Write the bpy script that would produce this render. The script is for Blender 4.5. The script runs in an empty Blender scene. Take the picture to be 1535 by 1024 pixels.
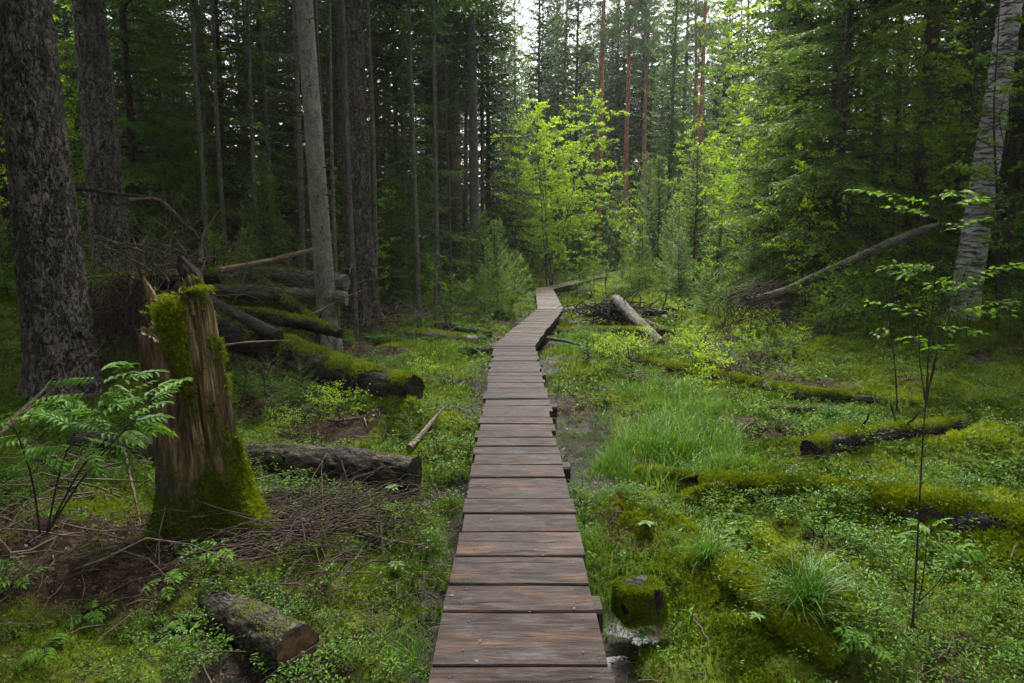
import bpy, math, random
import numpy as np
from math import radians, sin, cos, pi

# ------------------------------------------------------------------ camera, world, sun, exposure
SC = bpy.context.scene
COL = SC.collection
CAM_Z = 1.75
PITCH = math.atan(142.0 / 1023.0)
FPX = 1023.0
cam_d = bpy.data.cameras.new("camera")
cam_d.sensor_width = 36.0
cam_d.lens = 36.0 * FPX / 1535.0
cam_d.clip_start = 0.05
cam_d.clip_end = 1000.0
cam = bpy.data.objects.new("camera", cam_d)
COL.objects.link(cam)
cam.location = (0.0, 0.0, CAM_Z)
cam.rotation_euler = (pi / 2 - PITCH, 0, 0)
SC.camera = cam

SUN_EL, SUN_AZ = radians(54), radians(7)      # azimuth from +Y towards +X
world = bpy.data.worlds.new("World")
SC.world = world
world.use_nodes = True
wn, wl = world.node_tree.nodes, world.node_tree.links
for n in list(wn):
    wn.remove(n)
wo = wn.new("ShaderNodeOutputWorld")
wb = wn.new("ShaderNodeBackground")
sky = wn.new("ShaderNodeTexSky")
sky.sky_type = 'NISHITA'
sky.sun_disc = False
sky.sun_elevation = SUN_EL
sky.sun_rotation = SUN_AZ
sky.air_density = 1.0
sky.dust_density = 5.0
sky.ozone_density = 1.0
hs = wn.new("ShaderNodeHueSaturation")
hs.inputs["Saturation"].default_value = 0.22
wl.new(sky.outputs[0], hs.inputs["Color"])
wl.new(hs.outputs[0], wb.inputs["Color"])
wb.inputs["Strength"].default_value = 0.105
wl.new(wb.outputs[0], wo.inputs["Surface"])

sun_d = bpy.data.lights.new("sun", 'SUN')
sun_d.energy = 1.5
sun_d.angle = radians(12)
sun_d.color = (1.0, 0.97, 0.92)
sun = bpy.data.objects.new("sun", sun_d)
COL.objects.link(sun)
sun.rotation_euler = (pi / 2 - SUN_EL, 0, -SUN_AZ + pi)   # light comes from ahead, above
sun.location = (0, 10, 30)

SC.view_settings.view_transform = 'Standard'
SC.view_settings.look = 'None'
SC.view_settings.gamma = 1.0
SC.view_settings.exposure = 2.55
SC.render.film_transparent = False
SC.render.engine = 'CYCLES'
cy = SC.cycles
cy.max_bounces = 7
cy.diffuse_bounces = 4
cy.glossy_bounces = 2
cy.transmission_bounces = 4
cy.volume_bounces = 0
cy.transparent_max_bounces = 4
cy.caustics_reflective = False
cy.caustics_refractive = False
cy.use_denoising = True

# ------------------------------------------------------------------ camera arithmetic (to read places off the photograph)
CF = np.array([0, cos(PITCH), -sin(PITCH)])
CU = np.array([0, sin(PITCH), cos(PITCH)])
CP = np.array([0, 0, CAM_Z])


def ray(px, py):
    return CF * FPX + np.array([1.0, 0, 0]) * (px - 767.5) - CU * (py - 512.0)


def G(px, py, z=0.0):
    d = ray(px, py)
    return CP + d * ((z - CAM_Z) / d[2])


def P(px, py, y):
    d = ray(px, py)
    return CP + d * (y / d[1])


def mpp(p):                      # metres in one photo pixel at world point p
    return float(np.dot(np.asarray(p) - CP, CF)) / FPX


# ------------------------------------------------------------------ noise
def _h(i, j, k, s):
    with np.errstate(over='ignore'):
        n = (i * 374761393 + j * 668265263 + k * 1274126177 + s * 974634787).astype(np.uint32)
        n = (n ^ (n >> np.uint32(13))) * np.uint32(1274126177)
        n = n ^ (n >> np.uint32(16))
    return n.astype(np.float64) / 4294967295.0


def noise(p, s=0):
    p = np.asarray(p, float)
    if p.shape[-1] == 2:
        p = np.concatenate([p, np.zeros(p.shape[:-1] + (1,))], -1)
    f = np.floor(p)
    t = p - f
    t = t * t * (3 - 2 * t)
    i = f.astype(np.int64)
    r = 0
    for a in (0, 1):
        for b in (0, 1):
            for c in (0, 1):
                w = (t[..., 0] if a else 1 - t[..., 0]) * (t[..., 1] if b else 1 - t[..., 1]) * (t[..., 2] if c else 1 - t[..., 2])
                r = r + w * _h(i[..., 0] + a, i[..., 1] + b, i[..., 2] + c, s)
    return r * 2 - 1


def fbm(p, o=4, s=0, g=0.5):
    p = np.asarray(p, float)
    r, a = 0, 1.0
    for k in range(o):
        r = r + a * noise(p * (2.03 ** k) + 17.3 * k, s + k)
        a *= g
    return r


def cell_edge(p, s=0):           # F2 - F1 of a cellular pattern: 0 in the furrows
    p = np.asarray(p, float)
    f = np.floor(p).astype(np.int64)
    d1 = np.full(p.shape[0], 9.0)
    d2 = np.full(p.shape[0], 9.0)
    for a in (-1, 0, 1):
        for b in (-1, 0, 1):
            for c in (-1, 0, 1):
                i, j, k = f[:, 0] + a, f[:, 1] + b, f[:, 2] + c
                q = np.stack([i + _h(i, j, k, s), j + _h(i, j, k, s + 1), k + _h(i, j, k, s + 2)], 1)
                d = np.sqrt(((q - p) ** 2).sum(1))
                m = d < d1
                d2 = np.where(m, d1, np.minimum(d2, d))
                d1 = np.where(m, d, d1)
    return d2 - d1


def sstep(a, b, x):
    t = np.clip((x - a) / (b - a), 0, 1)
    return t * t * (3 - 2 * t)


def nrm(v):
    v = np.asarray(v, float)
    return v / np.maximum(np.linalg.norm(v, axis=-1, keepdims=True), 1e-9)


# ------------------------------------------------------------------ materials
MATS = {}


def nodes(name):
    m = bpy.data.materials.new(name)
    m.use_nodes = True
    nt = m.node_tree
    for n in list(nt.nodes):
        nt.nodes.remove(n)
    MATS[name] = m
    return m, nt


class NT:
    def __init__(s, name):
        s.m, s.t = nodes(name)

    def n(s, kind, **kw):
        x = s.t.nodes.new("ShaderNode" + kind)
        ins = kw.pop('ins', {})
        for k, v in kw.items():
            setattr(x, k, v)
        for k, v in ins.items():
            s.put(x.inputs[k], v)
        return x

    def put(s, sock, v):
        if hasattr(v, 'is_output') or isinstance(v, bpy.types.NodeSocket):
            s.t.links.new(v, sock)
        elif isinstance(v, bpy.types.Node):
            s.t.links.new(v.outputs[0], sock)
        else:
            if isinstance(v, (tuple, list)) and len(v) == 3 and sock.type == 'RGBA':
                v = tuple(v) + (1,)
            sock.default_value = v

    def attr(s, name, out='Fac'):
        return s.n('Attribute', attribute_name=name).outputs[out]

    def vec(s, src, sc):
        return s.n('Mapping', ins={'Vector': src, 'Scale': sc}).outputs[0]

    def noise(s, v, scale, detail=4, rough=0.55, dist=0.0):
        return s.n('TexNoise', ins={'Vector': v, 'Scale': scale, 'Detail': detail, 'Roughness': rough, 'Distortion': dist}).outputs[0]

    def voro(s, v, scale, feature='F1', out='Distance', rnd=1.0):
        return s.n('TexVoronoi', feature=feature, ins={'Vector': v, 'Scale': scale, 'Randomness': rnd}).outputs[out]

    def ramp(s, f, stops, interp='LINEAR'):
        r = s.n('ValToRGB', ins={'Fac': f})
        cr = r.color_ramp
        cr.interpolation = interp
        while len(cr.elements) < len(stops):
            cr.elements.new(0.5)
        for e, (p, c) in zip(cr.elements, stops):
            e.position = p
            e.color = tuple(c) + (1,) if len(c) == 3 else c
        return r.outputs[0]

    def rng(s, f, a, b, c=0.0, d=1.0):
        return s.n('MapRange', ins={0: f, 1: a, 2: b, 3: c, 4: d}).outputs[0]

    def math(s, op, a, b=0.0):
        return s.n('Math', operation=op, ins={0: a, 1: b}).outputs[0]

    def mix(s, f, a, b, mode='MIX'):
        x = s.n('Mix', data_type='RGBA', blend_type=mode)
        s.put(x.inputs[0], f)
        s.put(x.inputs[6], a)
        s.put(x.inputs[7], b)
        return x.outputs[2]

    def bump(s, h, strength, dist=0.01, normal=None):
        b = s.n('Bump', ins={'Height': h, 'Strength': strength, 'Distance': dist})
        if normal is not None:
            s.put(b.inputs['Normal'], normal)
        return b.outputs[0]

    def out(s, color, rough=0.8, normal=None, spec=0.3, transl=0.0, tcol=None):
        p = s.n('BsdfPrincipled')
        s.put(p.inputs['Base Color'], color)
        s.put(p.inputs['Roughness'], rough)
        s.put(p.inputs['Specular IOR Level'], spec)
        if normal is not None:
            s.put(p.inputs['Normal'], normal)
        sh = p.outputs[0]
        if transl > 0:
            tr = s.n('BsdfTranslucent')
            s.put(tr.inputs['Color'], tcol if tcol is not None else color)
            mx = s.n('MixShader', ins={0: transl})
            s.t.links.new(sh, mx.inputs[1])
            s.t.links.new(tr.outputs[0], mx.inputs[2])
            sh = mx.outputs[0]
        o = s.n('OutputMaterial')
        s.t.links.new(sh, o.inputs['Surface'])
        return s.m


def foliage(name, cols, transl=0.35, rough=0.5, spec=0.3, tboost=1.5, vary=0.35):
    t = NT(name)
    f = t.attr('tint')
    n = len(cols)
    c = t.ramp(f, [(i / (n - 1), k) for i, k in enumerate(cols)])
    rnd = t.n('ObjectInfo').outputs['Random']
    c = t.mix(1.0, c, t.ramp(rnd, [(0, (1 - vary, 1 - vary * .9, 1 - vary)), (1, (1 + vary * .6, 1 + vary * .4, 1 - vary * .3))]), 'MULTIPLY')
    tc = t.mix(1.0, c, (tboost, tboost, tboost * 0.5), 'MULTIPLY')
    return t.out(c, rough, None, spec, transl, tc)


def make_materials():
    foliage('needle_dark', [(.011, .032, .007), (.022, .056, .009), (.042, .088, .012)], .25, .6, .12)
    foliage('needle_mid', [(.024, .060, .008), (.052, .112, .011), (.105, .185, .016)], .34, .55, .15)
    foliage('needle_fresh', [(.040, .100, .010), (.075, .160, .014), (.13, .235, .022)], .35, .55, .15)
    foliage('needle_pine', [(.034, .070, .032), (.055, .100, .045), (.085, .135, .055)], .25, .6, .15)
    foliage('leaf_bright', [(.095, .172, .009), (.155, .262, .012), (.225, .335, .020)], .48, .45, .2, 1.7)
    foliage('leaf_mid', [(.045, .115, .008), (.085, .18, .011), (.14, .25, .016)], .42, .55, .10, 1.6)
    foliage('leaf_rowan', [(.030, .090, .007), (.055, .135, .009), (.105, .19, .014)], .42, .55, .1, 1.5, .12)
    foliage('leaf_ground', [(.026, .074, .007), (.052, .118, .009), (.105, .18, .016)], .36, .5, .14, 1.5)
    foliage('moss_tuft', [(.045, .070, .003), (.105, .140, .004), (.19, .22, .008)], .25, .75, .08, 1.4, .12)
    foliage('moss_green', [(.036, .064, .004), (.088, .136, .006), (.18, .222, .010)], .28, .7, .1, 1.4, .1)
    foliage('grass_blade', [(.022, .075, .006), (.048, .135, .008), (.15, .19, .03)], .34, .5, .2, 1.6)
    foliage('fern_frond', [(.034, .090, .008), (.058, .140, .012), (.09, .19, .018)], .36, .5, .2, 1.5)
    foliage('litter_flake', [(.018, .010, .006), (.060, .034, .018), (.19, .12, .075)], .08, .6, .2, 1.0)
    foliage('rusty_moss', [(.035, .018, .006), (.09, .040, .010), (.13, .07, .014)], .15, .8, .1, 1.0)

    # bark of the big spruces: flaky plates with dark furrows
    def bark(name, dark, mid, light, zs=0.45, scale=14.0, lich=(.05, .06, .03), lich_amt=.5, bump=.7, dist=.02):
        t = NT(name)
        r = t.attr('rest', 'Vector')
        nz = t.n('TexNoise', ins={'Vector': t.vec(r, (1, 1, .6)), 'Scale': 14.0, 'Detail': 4.0})
        sc = t.n('VectorMath', operation='SCALE', ins={0: nz.outputs[1], 'Scale': .09})
        v = t.n('VectorMath', operation='ADD', ins={0: t.vec(r, (1, 1, zs)), 1: sc.outputs[0]}).outputs[0]
        # furrows: folded noise stretched along the stem; flakes: small irregular cells
        rid = t.math('ABSOLUTE', t.math('SUBTRACT', t.noise(v, scale * 1.7, 4, .6), .5))
        rid = t.rng(rid, .003, .045)
        fl = t.n('TexVoronoi', ins={'Vector': v, 'Scale': scale * 2.2})
        cellv = t.n('SeparateColor', ins={0: fl.outputs[1]}).outputs[0]
        fine = t.noise(t.vec(r, (1, 1, zs)), scale * 5, 6, .72)
        ee = t.math('ADD', t.math('MULTIPLY', rid, .72), t.math('MULTIPLY', cellv, .28))
        hgt = t.math('ADD', ee, t.math('MULTIPLY', fine, .45))
        deep = t.rng(t.math('ABSOLUTE', t.math('SUBTRACT', t.noise(t.vec(v, (1, 1, .45)), scale * .55, 3, .6, .4), .5)), .0, .05)
        ee = t.math('MULTIPLY', ee, t.rng(deep, 0, 1, .5, 1.0))
        hgt = t.math('ADD', t.math('SUBTRACT', hgt, t.math('MULTIPLY', fl.outputs[0], .35)), t.math('MULTIPLY', deep, .5))
        c = t.ramp(t.math('ADD', t.math('MULTIPLY', ee, .72), t.math('MULTIPLY', fine, .42)), [(0.30, dark), (0.68, mid), (1.0, light)])
        big = t.noise(r, 2.2, 4, .6)
        c = t.mix(t.math('MULTIPLY', t.rng(big, .48, .72), lich_amt), c, t.mix(fine, lich, tuple(x * 1.8 for x in lich)))
        c = t.mix(1.0, c, t.ramp(t.noise(r, 5.0, 3), [(.3, (.68, .68, .68)), (.7, (1.25, 1.2, 1.14))]), 'MULTIPLY')
        return t.out(c, .85, t.bump(hgt, bump, dist), .12)

    bark('bark_spruce', (.014, .0115, .010), (.080, .068, .062), (.185, .162, .15), bump=1.0, dist=.025)
    bark('bark_brown', (.016, .011, .008), (.062, .045, .034), (.13, .098, .076), .3, 16)
    bark('bark_grey', (.045, .042, .036), (.13, .125, .11), (.21, .205, .185), .8, 26, (.10, .115, .075), .6, .35, .008)
    bark('bark_slim', (.022, .021, .018), (.080, .077, .066), (.16, .155, .13), .5, 30, (.06, .075, .05), .6, .4, .006)
    bark('bark_pine', (.06, .028, .016), (.19, .085, .045), (.30, .15, .085), .35, 10, (.16, .09, .06), .4, .5)
    bark('bark_pine_low', (.04, .024, .02), (.12, .075, .06), (.22, .15, .125), .35, 10, (.10, .08, .07), .4, .6)
    bark('bark_log', (.006, .005, .0045), (.024, .019, .016), (.070, .061, .053), .5, 17, (.05, .06, .02), .45, .8)
    bark('bark_log_grey', (.025, .023, .02), (.085, .078, .068), (.17, .16, .145), .3, 14, (.07, .08, .03), .5, .6)
    bark('dead_wood', (.03, .022, .016), (.095, .072, .055), (.19, .155, .125), .15, 22, (.07, .07, .03), .35, .5, .006)
    bark('pale_wood', (.09, .06, .04), (.22, .16, .11), (.33, .26, .19), .1, 22, (.14, .12, .08), .3, .4, .005)
    bark('twig_dark', (.012, .008, .006), (.040, .028, .022), (.085, .065, .05), .3, 40, (.05, .05, .03), .3, .3, .003)

    t = NT('bark_birch')
    r = t.attr('rest', 'Vector')
    band = t.noise(t.vec(r, (1.6, 1.6, 9)), 2.3, 5, .65, .6)
    fine = t.noise(t.vec(r, (1, 1, 6)), 12, 5, .7)
    dark = t.math('MULTIPLY', t.rng(band, .485, .56), 1.0)
    fis = t.rng(t.voro(t.vec(r, (1, 1, 1.9)), 4.2, 'F1'), .22, .08)
    zz = t.n('SeparateXYZ', ins={0: r}).outputs[2]
    low = t.math('MULTIPLY', t.rng(zz, 2.0, .2), t.rng(t.noise(r, 4, 4), .35, .6))
    c = t.mix(fine, (.20, .19, .195), (.42, .40, .40))
    c = t.mix(dark, c, (.045, .040, .038))
    c = t.mix(fis, c, (.025, .022, .02))
    c = t.mix(low, c, (.05, .048, .04))
    t.out(c, .7, t.bump(t.math('SUBTRACT', fine, t.math('ADD', dark, fis)), .6, .012), .25)

    # boardwalk planks: wet, dark, worn
    t = NT('plank_wood')
    r = t.attr('rest', 'Vector')
    tint = t.attr('tint')
    warp = t.noise(t.vec(r, (1.2, 5, 5)), 2.0, 2)
    v = t.n('VectorMath', operation='ADD', ins={0: r})
    cb = t.n('CombineXYZ', ins={1: t.math('MULTIPLY', warp, .08)})
    t.put(v.inputs[1], cb.outputs[0])
    rv = v.outputs[0]
    grain = t.noise(t.vec(rv, (1.6, 38, 38)), 2.6, 6, .62)
    fine = t.noise(t.vec(rv, (5, 160, 160)), 2.0, 4, .7)
    patch = t.noise(t.vec(r, (1.6, 4.5, 4.5)), 1.5, 5, .62, .4)
    patch2 = t.noise(t.vec(r, (2.2, 5, 5)), 2.6, 6, .68, .8)
    crack = t.rng(t.noise(t.vec(rv, (.9, 26, 26)), 1.5, 2, .4), .655, .70)
    kd = t.voro(t.vec(r, (1, 1.7, .3)), 3.1, 'F1')
    knot = t.rng(kd, .12, .035)
    c = t.ramp(grain, [(.30, (.0035, .0020, .0016)), (.5, (.0142, .0090, .0066)), (.70, (.039, .026, .020))])
    worn = t.math('MULTIPLY', t.rng(patch, .50, .68), .62)
    c = t.mix(worn, c, t.ramp(grain, [(.30, (.015, .0065, .003)), (.52, (.058, .027, .0105)), (.72, (.125, .066, .030))]))
    grey = t.math('MULTIPLY', t.rng(patch2, .52, .74), .5)
    c = t.mix(grey, c, t.ramp(fine, [(.3, (.014, .012, .013)), (.7, (.042, .037, .040))]))
    c = t.mix(t.rng(t.noise(r, 3.6, 4, .6), .54, .72, 0, .75), c, (.016, .012, .011))
    c = t.mix(knot, c, (.012, .008, .006))
    c = t.mix(crack, c, (.008, .006, .005))
    c = t.mix(t.math('MULTIPLY', t.attr('wet'), .8), c, t.ramp(grain, [(.3, (.10, .080, .064)), (.7, (.22, .18, .145))]))  # 'wet' here carries open-sky light, haze and sheen painted pale onto far planks
    c = t.mix(1.0, c, t.ramp(tint, [(0, (.72, .70, .70)), (1, (1.25, 1.2, 1.16))]), 'MULTIPLY')
    h = t.math('SUBTRACT', t.math('ADD', t.math('MULTIPLY', grain, .7), t.math('MULTIPLY', fine, .35)), t.math('MULTIPLY', crack, 1.2))
    ro = t.math('ADD', t.rng(patch2, .38, .62, .60, .34), t.math('MULTIPLY', fine, .12))
    t.out(c, ro, t.bump(h, .8, .005), .065)

    t = NT('plank_side')
    r = t.attr('rest', 'Vector')
    g = t.noise(t.vec(r, (3, 30, 30)), 2.0, 5, .6)
    c = t.ramp(g, [(.3, (.014, .010, .008)), (.7, (.05, .038, .030))])
    c = t.mix(t.rng(t.noise(r, 6, 3), .5, .7), c, (.030, .036, .012))
    t.out(c, .8, t.bump(g, .5, .004), .08)

    t = NT('nail_steel')
    p = t.out((.07, .068, .065), .5, None, .3)
    p.node_tree.nodes['Principled BSDF'].inputs['Metallic'].default_value = .8

    # rotten stump wood
    t = NT('rotten_wood')
    r = t.attr('rest', 'Vector')
    fib = t.noise(t.vec(r, (22, 22, 1.6)), 1.6, 6, .68, .3)
    fib2 = t.noise(t.vec(r, (60, 60, 5)), 1.5, 4, .7)
    big = t.noise(t.vec(r, (4, 4, 1.5)), 1.6, 4, .6)
    c = t.ramp(fib, [(.30, (.014, .009, .004)), (.45, (.074, .044, .018)), (.56, (.165, .108, .053)), (.72, (.37, .275, .175))])
    c = t.mix(t.rng(big, .5, .7, 0, .8), c, t.ramp(fib2, [(.3, (.022, .014, .009)), (.7, (.075, .052, .034))]))
    lowm = t.attr('wet')
    cm = t.ramp(t.noise(r, 45, 5, .7), [(.3, (.010, .010, .004)), (.55, (.035, .034, .012)), (.75, (.085, .080, .030))])
    c = t.mix(t.math('MULTIPLY', lowm, t.rng(t.noise(r, 9, 5, .65), .30, .5)), c, cm)
    h = t.math('ADD', fib, t.math('MULTIPLY', fib2, .5))
    t.out(c, .75, t.bump(h, .8, .014), .25)

    t = NT('grey_wood')
    r = t.attr('rest', 'Vector')
    fib = t.noise(t.vec(r, (30, 30, 2.0)), 1.5, 6, .65, .3)
    c = t.ramp(fib, [(.3, (.007, .006, .006)), (.55, (.030, .025, .026)), (.8, (.10, .088, .088))])
    t.out(c, .85, t.bump(fib, .9, .012), .08)

    t = NT('log_end')
    r = t.n('TexCoord').outputs['Object']
    g = t.noise(t.attr('rest', 'Vector'), 20, 5, .7)
    c = t.ramp(g, [(.3, (.035, .018, .010)), (.55, (.12, .060, .030)), (.75, (.24, .135, .075))])
    xy = t.n('VectorMath', operation='MULTIPLY', ins={0: t.attr('rest', 'Vector'), 1: (1, 1, 0)})
    rad = t.n('VectorMath', operation='LENGTH', ins={0: xy.outputs[0]}).outputs['Value']
    ring = t.math('SINE', t.math('ADD', t.math('MULTIPLY', rad, 620.0), t.math('MULTIPLY', g, 9.0)))
    c = t.mix(t.rng(ring, -.2, .9, 0, .55), c, (.045, .024, .013))
    c = t.mix(t.rng(t.noise(xy.outputs[0], 16, 4, .6), .50, .66), c, (.012, .009, .007))
    t.out(c, .75, t.bump(g, .8, .012), .25)

    # ground
    t = NT('forest_floor')
    p = t.n('TexCoord').outputs['Object']
    moss = t.attr('moss')
    wet = t.attr('wet')
    n1 = t.noise(p, 22, 6, .7)
    n2 = t.noise(p, 70, 4, .7)
    n3 = t.noise(p, 3.2, 5, .65, .5)
    soil = t.ramp(n1, [(.3, (.006, .004, .003)), (.55, (.020, .013, .008)), (.75, (.060, .042, .028))])
    flake = t.n('TexVoronoi', ins={'Vector': p, 'Scale': 34.0})
    fl = t.ramp(t.n('SeparateColor', ins={0: flake.outputs[1]}).outputs[0], [(.0, (.010, .006, .004)), (.6, (.034, .020, .011)), (1, (.10, .065, .038))])
    soil = t.mix(t.rng(n3, .42, .62, 0, .7), soil, fl)
    mo = t.ramp(t.math('ADD', t.math('MULTIPLY', n1, .6), t.math('MULTIPLY', n2, .4)), [(.3, (.012, .020, .003)), (.5, (.050, .070, .006)), (.72, (.11, .140, .012))])
    f = t.rng(t.math('ADD', t.math('MULTIPLY', moss, .9), t.math('MULTIPLY', t.math('SUBTRACT', n3, .5), 1.1)), .35, .6)
    c = t.mix(f, soil, mo)
    c = t.mix(t.math('MULTIPLY', wet, .85), c, (.011, .009, .008))
    ro = t.rng(wet, 0, 1, .9, .5)
    h = t.math('ADD', n1, t.math('MULTIPLY', n2, .6))
    t.out(c, ro, t.bump(h, .9, .02), .06)

    t = NT('bog_water')
    p = t.n('TexCoord').outputs['Object']
    n = t.noise(p, 16, 4, .6, .6)
    n2 = t.noise(p, 5, 5, .65)
    c = t.ramp(n2, [(.35, (.006, .006, .005)), (.7, (.030, .026, .020))])
    t.out(c, .06, t.bump(n, .12, .02), .16)


# ------------------------------------------------------------------ mesh builder
class MB:
    def __init__(s):
        s.V, s.F, s.T, s.R, s.M, s.S, s.W = [], [], [], [], [], [], []
        s.n = 0

    def add(s, V, F, mat=0, tint=.5, rest=None, smooth=True, wet=0.0):
        V = np.asarray(V, float).reshape(-1, 3)
        F = np.asarray(F, np.int64)
        if F.size == 0:
            return
        s.V.append(V)
        s.F.append(F + s.n)
        s.T.append(np.broadcast_to(np.asarray(tint, float), (len(V),)))
        s.W.append(np.broadcast_to(np.asarray(wet, float), (len(V),)))
        s.R.append(V if rest is None else np.asarray(rest, float))
        s.M.append(np.full(len(F), mat, np.int32))
        s.S.append(np.full(len(F), smooth, bool))
        s.n += len(V)

    def mesh(s, name, mats, origin=(0, 0, 0)):
        V = np.concatenate(s.V) - np.asarray(origin, float)
        me = bpy.data.meshes.new(name)
        me.vertices.add(len(V))
        me.vertices.foreach_set('co', V.astype(np.float32).ravel())
        lens = np.concatenate([np.full(len(f), f.shape[1], np.int32) for f in s.F])
        loops = np.concatenate([f.ravel() for f in s.F]).astype(np.int32)
        me.loops.add(len(loops))
        me.loops.foreach_set('vertex_index', loops)
        me.polygons.add(len(lens))
        st = np.concatenate([[0], np.cumsum(lens)[:-1]]).astype(np.int32)
        me.polygons.foreach_set('loop_start', st)
        me.polygons.foreach_set('material_index', np.concatenate(s.M))
        me.polygons.foreach_set('use_smooth', np.concatenate(s.S))
        a = me.attributes.new('tint', 'FLOAT', 'POINT')
        a.data.foreach_set('value', np.concatenate(s.T).astype(np.float32))
        w = np.concatenate(s.W)
        if w.any():
            a = me.attributes.new('wet', 'FLOAT', 'POINT')
            a.data.foreach_set('value', w.astype(np.float32))
        a = me.attributes.new('rest', 'FLOAT_VECTOR', 'POINT')
        a.data.foreach_set('vector', np.concatenate(s.R).astype(np.float32).ravel())
        for m in mats:
            me.materials.append(MATS[m])
        me.update(calc_edges=True)
        return me

    def build(s, name, mats, parent=None, origin=None):
        if origin is None:
            origin = parent_loc(parent) if parent is not None else (0, 0, 0)
        o = bpy.data.objects.new(name, s.mesh(name, mats, origin))
        COL.objects.link(o)
        if parent is not None:
            o.parent = parent
        else:
            o.location = origin
        return o


def parent_loc(o):
    l = np.array(o.location)
    while o.parent is not None:
        o = o.parent
        l = l + np.array(o.location)
    return l


def tag(o, label, cat, group=None, kind=None):
    o['label'] = label
    o['category'] = cat
    if group:
        o['group'] = group
    if kind:
        o['kind'] = kind
    return o


def thing(name, label, cat, loc=(0, 0, 0), group=None):
    o = bpy.data.objects.new(name, None)
    o.empty_display_size = 0.2
    o.location = tuple(float(x) for x in loc)
    COL.objects.link(o)
    return tag(o, label, cat, group)


def copy_thing(src, loc, rz=0.0, sc=1.0, label=None, group=None, tilt=(0, 0)):
    r = src.copy()
    COL.objects.link(r)
    for ch in src.children:
        c = ch.copy()
        c.parent = r
        COL.objects.link(c)
        for g in ch.children:
            d = g.copy()
            d.parent = c
            COL.objects.link(d)
    place(r, loc, rz, sc, tilt)
    if label:
        r['label'] = label
    if group:
        r['group'] = group
    return r


def place(r, loc, rz=0.0, sc=1.0, tilt=(0, 0)):
    r.location = tuple(float(x) for x in loc)
    r.rotation_euler = (tilt[0], tilt[1], rz)
    r.scale = (sc, sc, sc)


class Proto:                      # the first use is the original, later ones are copies
    def __init__(s, root):
        s.root, s.used = root, False

    def put(s, loc, rz=0.0, sc=1.0, label=None, group=None, tilt=(0, 0)):
        if s.used:
            return copy_thing(s.root, loc, rz, sc, label, group, tilt)
        s.used = True
        place(s.root, loc, rz, sc, tilt)
        if label:
            s.root['label'] = label
        if group:
            s.root['group'] = group
        return s.root


# ------------------------------------------------------------------ shapes
def frames(path):
    path = np.asarray(path, float)
    t = nrm(np.gradient(path, axis=0))
    n = np.zeros_like(t)
    ref = np.array([1.0, 0, 0]) if abs(t[0][0]) < .8 else np.array([0, 1.0, 0])
    v = nrm(np.cross(t[0], np.cross(ref, t[0])))
    for i in range(len(path)):
        v = v - t[i] * np.dot(v, t[i])
        v = v / max(np.linalg.norm(v), 1e-9)
        n[i] = v
    return t, n, np.cross(t, n)


def tube(path, rad, seg=8, disp=None, cap=True, twist=0.0):
    """returns V, F quads list, rest; disp(rest, theta, u)->radial factor add (metres)"""
    path = np.asarray(path, float)
    k = len(path)
    rad = np.broadcast_to(np.asarray(rad, float), (k,))
    t, n, b = frames(path)
    th = np.linspace(0, 2 * pi, seg, endpoint=False)
    u = np.concatenate([[0], np.cumsum(np.linalg.norm(np.diff(path, axis=0), axis=1))])
    R0 = float(rad.mean())
    rest = np.stack([np.broadcast_to(np.cos(th) * R0, (k, seg)), np.broadcast_to(np.sin(th) * R0, (k, seg)), np.broadcast_to(u[:, None], (k, seg))], -1)
    R = np.broadcast_to(rad[:, None], (k, seg)).copy()
    if disp is not None:
        R = R + disp(rest.reshape(-1, 3), np.broadcast_to(th, (k, seg)).ravel(), np.broadcast_to(u[:, None], (k, seg)).ravel()).reshape(k, seg)
    V = path[:, None, :] + R[..., None] * (np.cos(th)[None, :, None] * n[:, None, :] + np.sin(th)[None, :, None] * b[:, None, :])
    i = np.arange(k - 1)[:, None] * seg
    j = np.arange(seg)[None, :]
    jn = (j + 1) % seg
    F = np.stack([i + j, i + jn, i + seg + jn, i + seg + j], -1).reshape(-1, 4)
    V = V.reshape(-1, 3)
    rest = rest.reshape(-1, 3)
    caps = None
    if cap:
        c0, c1 = len(V), len(V) + 1
        V = np.concatenate([V, path[:1], path[-1:]])
        rest = np.concatenate([rest, [[0, 0, 0]], [[0, 0, u[-1]]]])
        jj = np.arange(seg)
        a = np.stack([np.full(seg, c0), (jj + 1) % seg, jj], 1)
        o = (k - 1) * seg
        e = np.stack([np.full(seg, c1), o + jj, o + (jj + 1) % seg], 1)
        caps = np.concatenate([a, e])
    return V, F, rest, caps


def add_tube(mb, path, rad, seg=8, mat=0, capmat=None, disp=None, tint=.5, cap=True, off=0.0, wet=0.0):
    V, F, rest, caps = tube(path, rad, seg, disp, cap)
    rest = rest + off
    n0 = mb.n
    mb.add(V, F, mat, tint, rest, True, wet)
    if cap:
        mb.F.append(caps + n0)
        mb.M.append(np.full(len(caps), mat if capmat is None else capmat, np.int32))
        mb.S.append(np.full(len(caps), False, bool))


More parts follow.
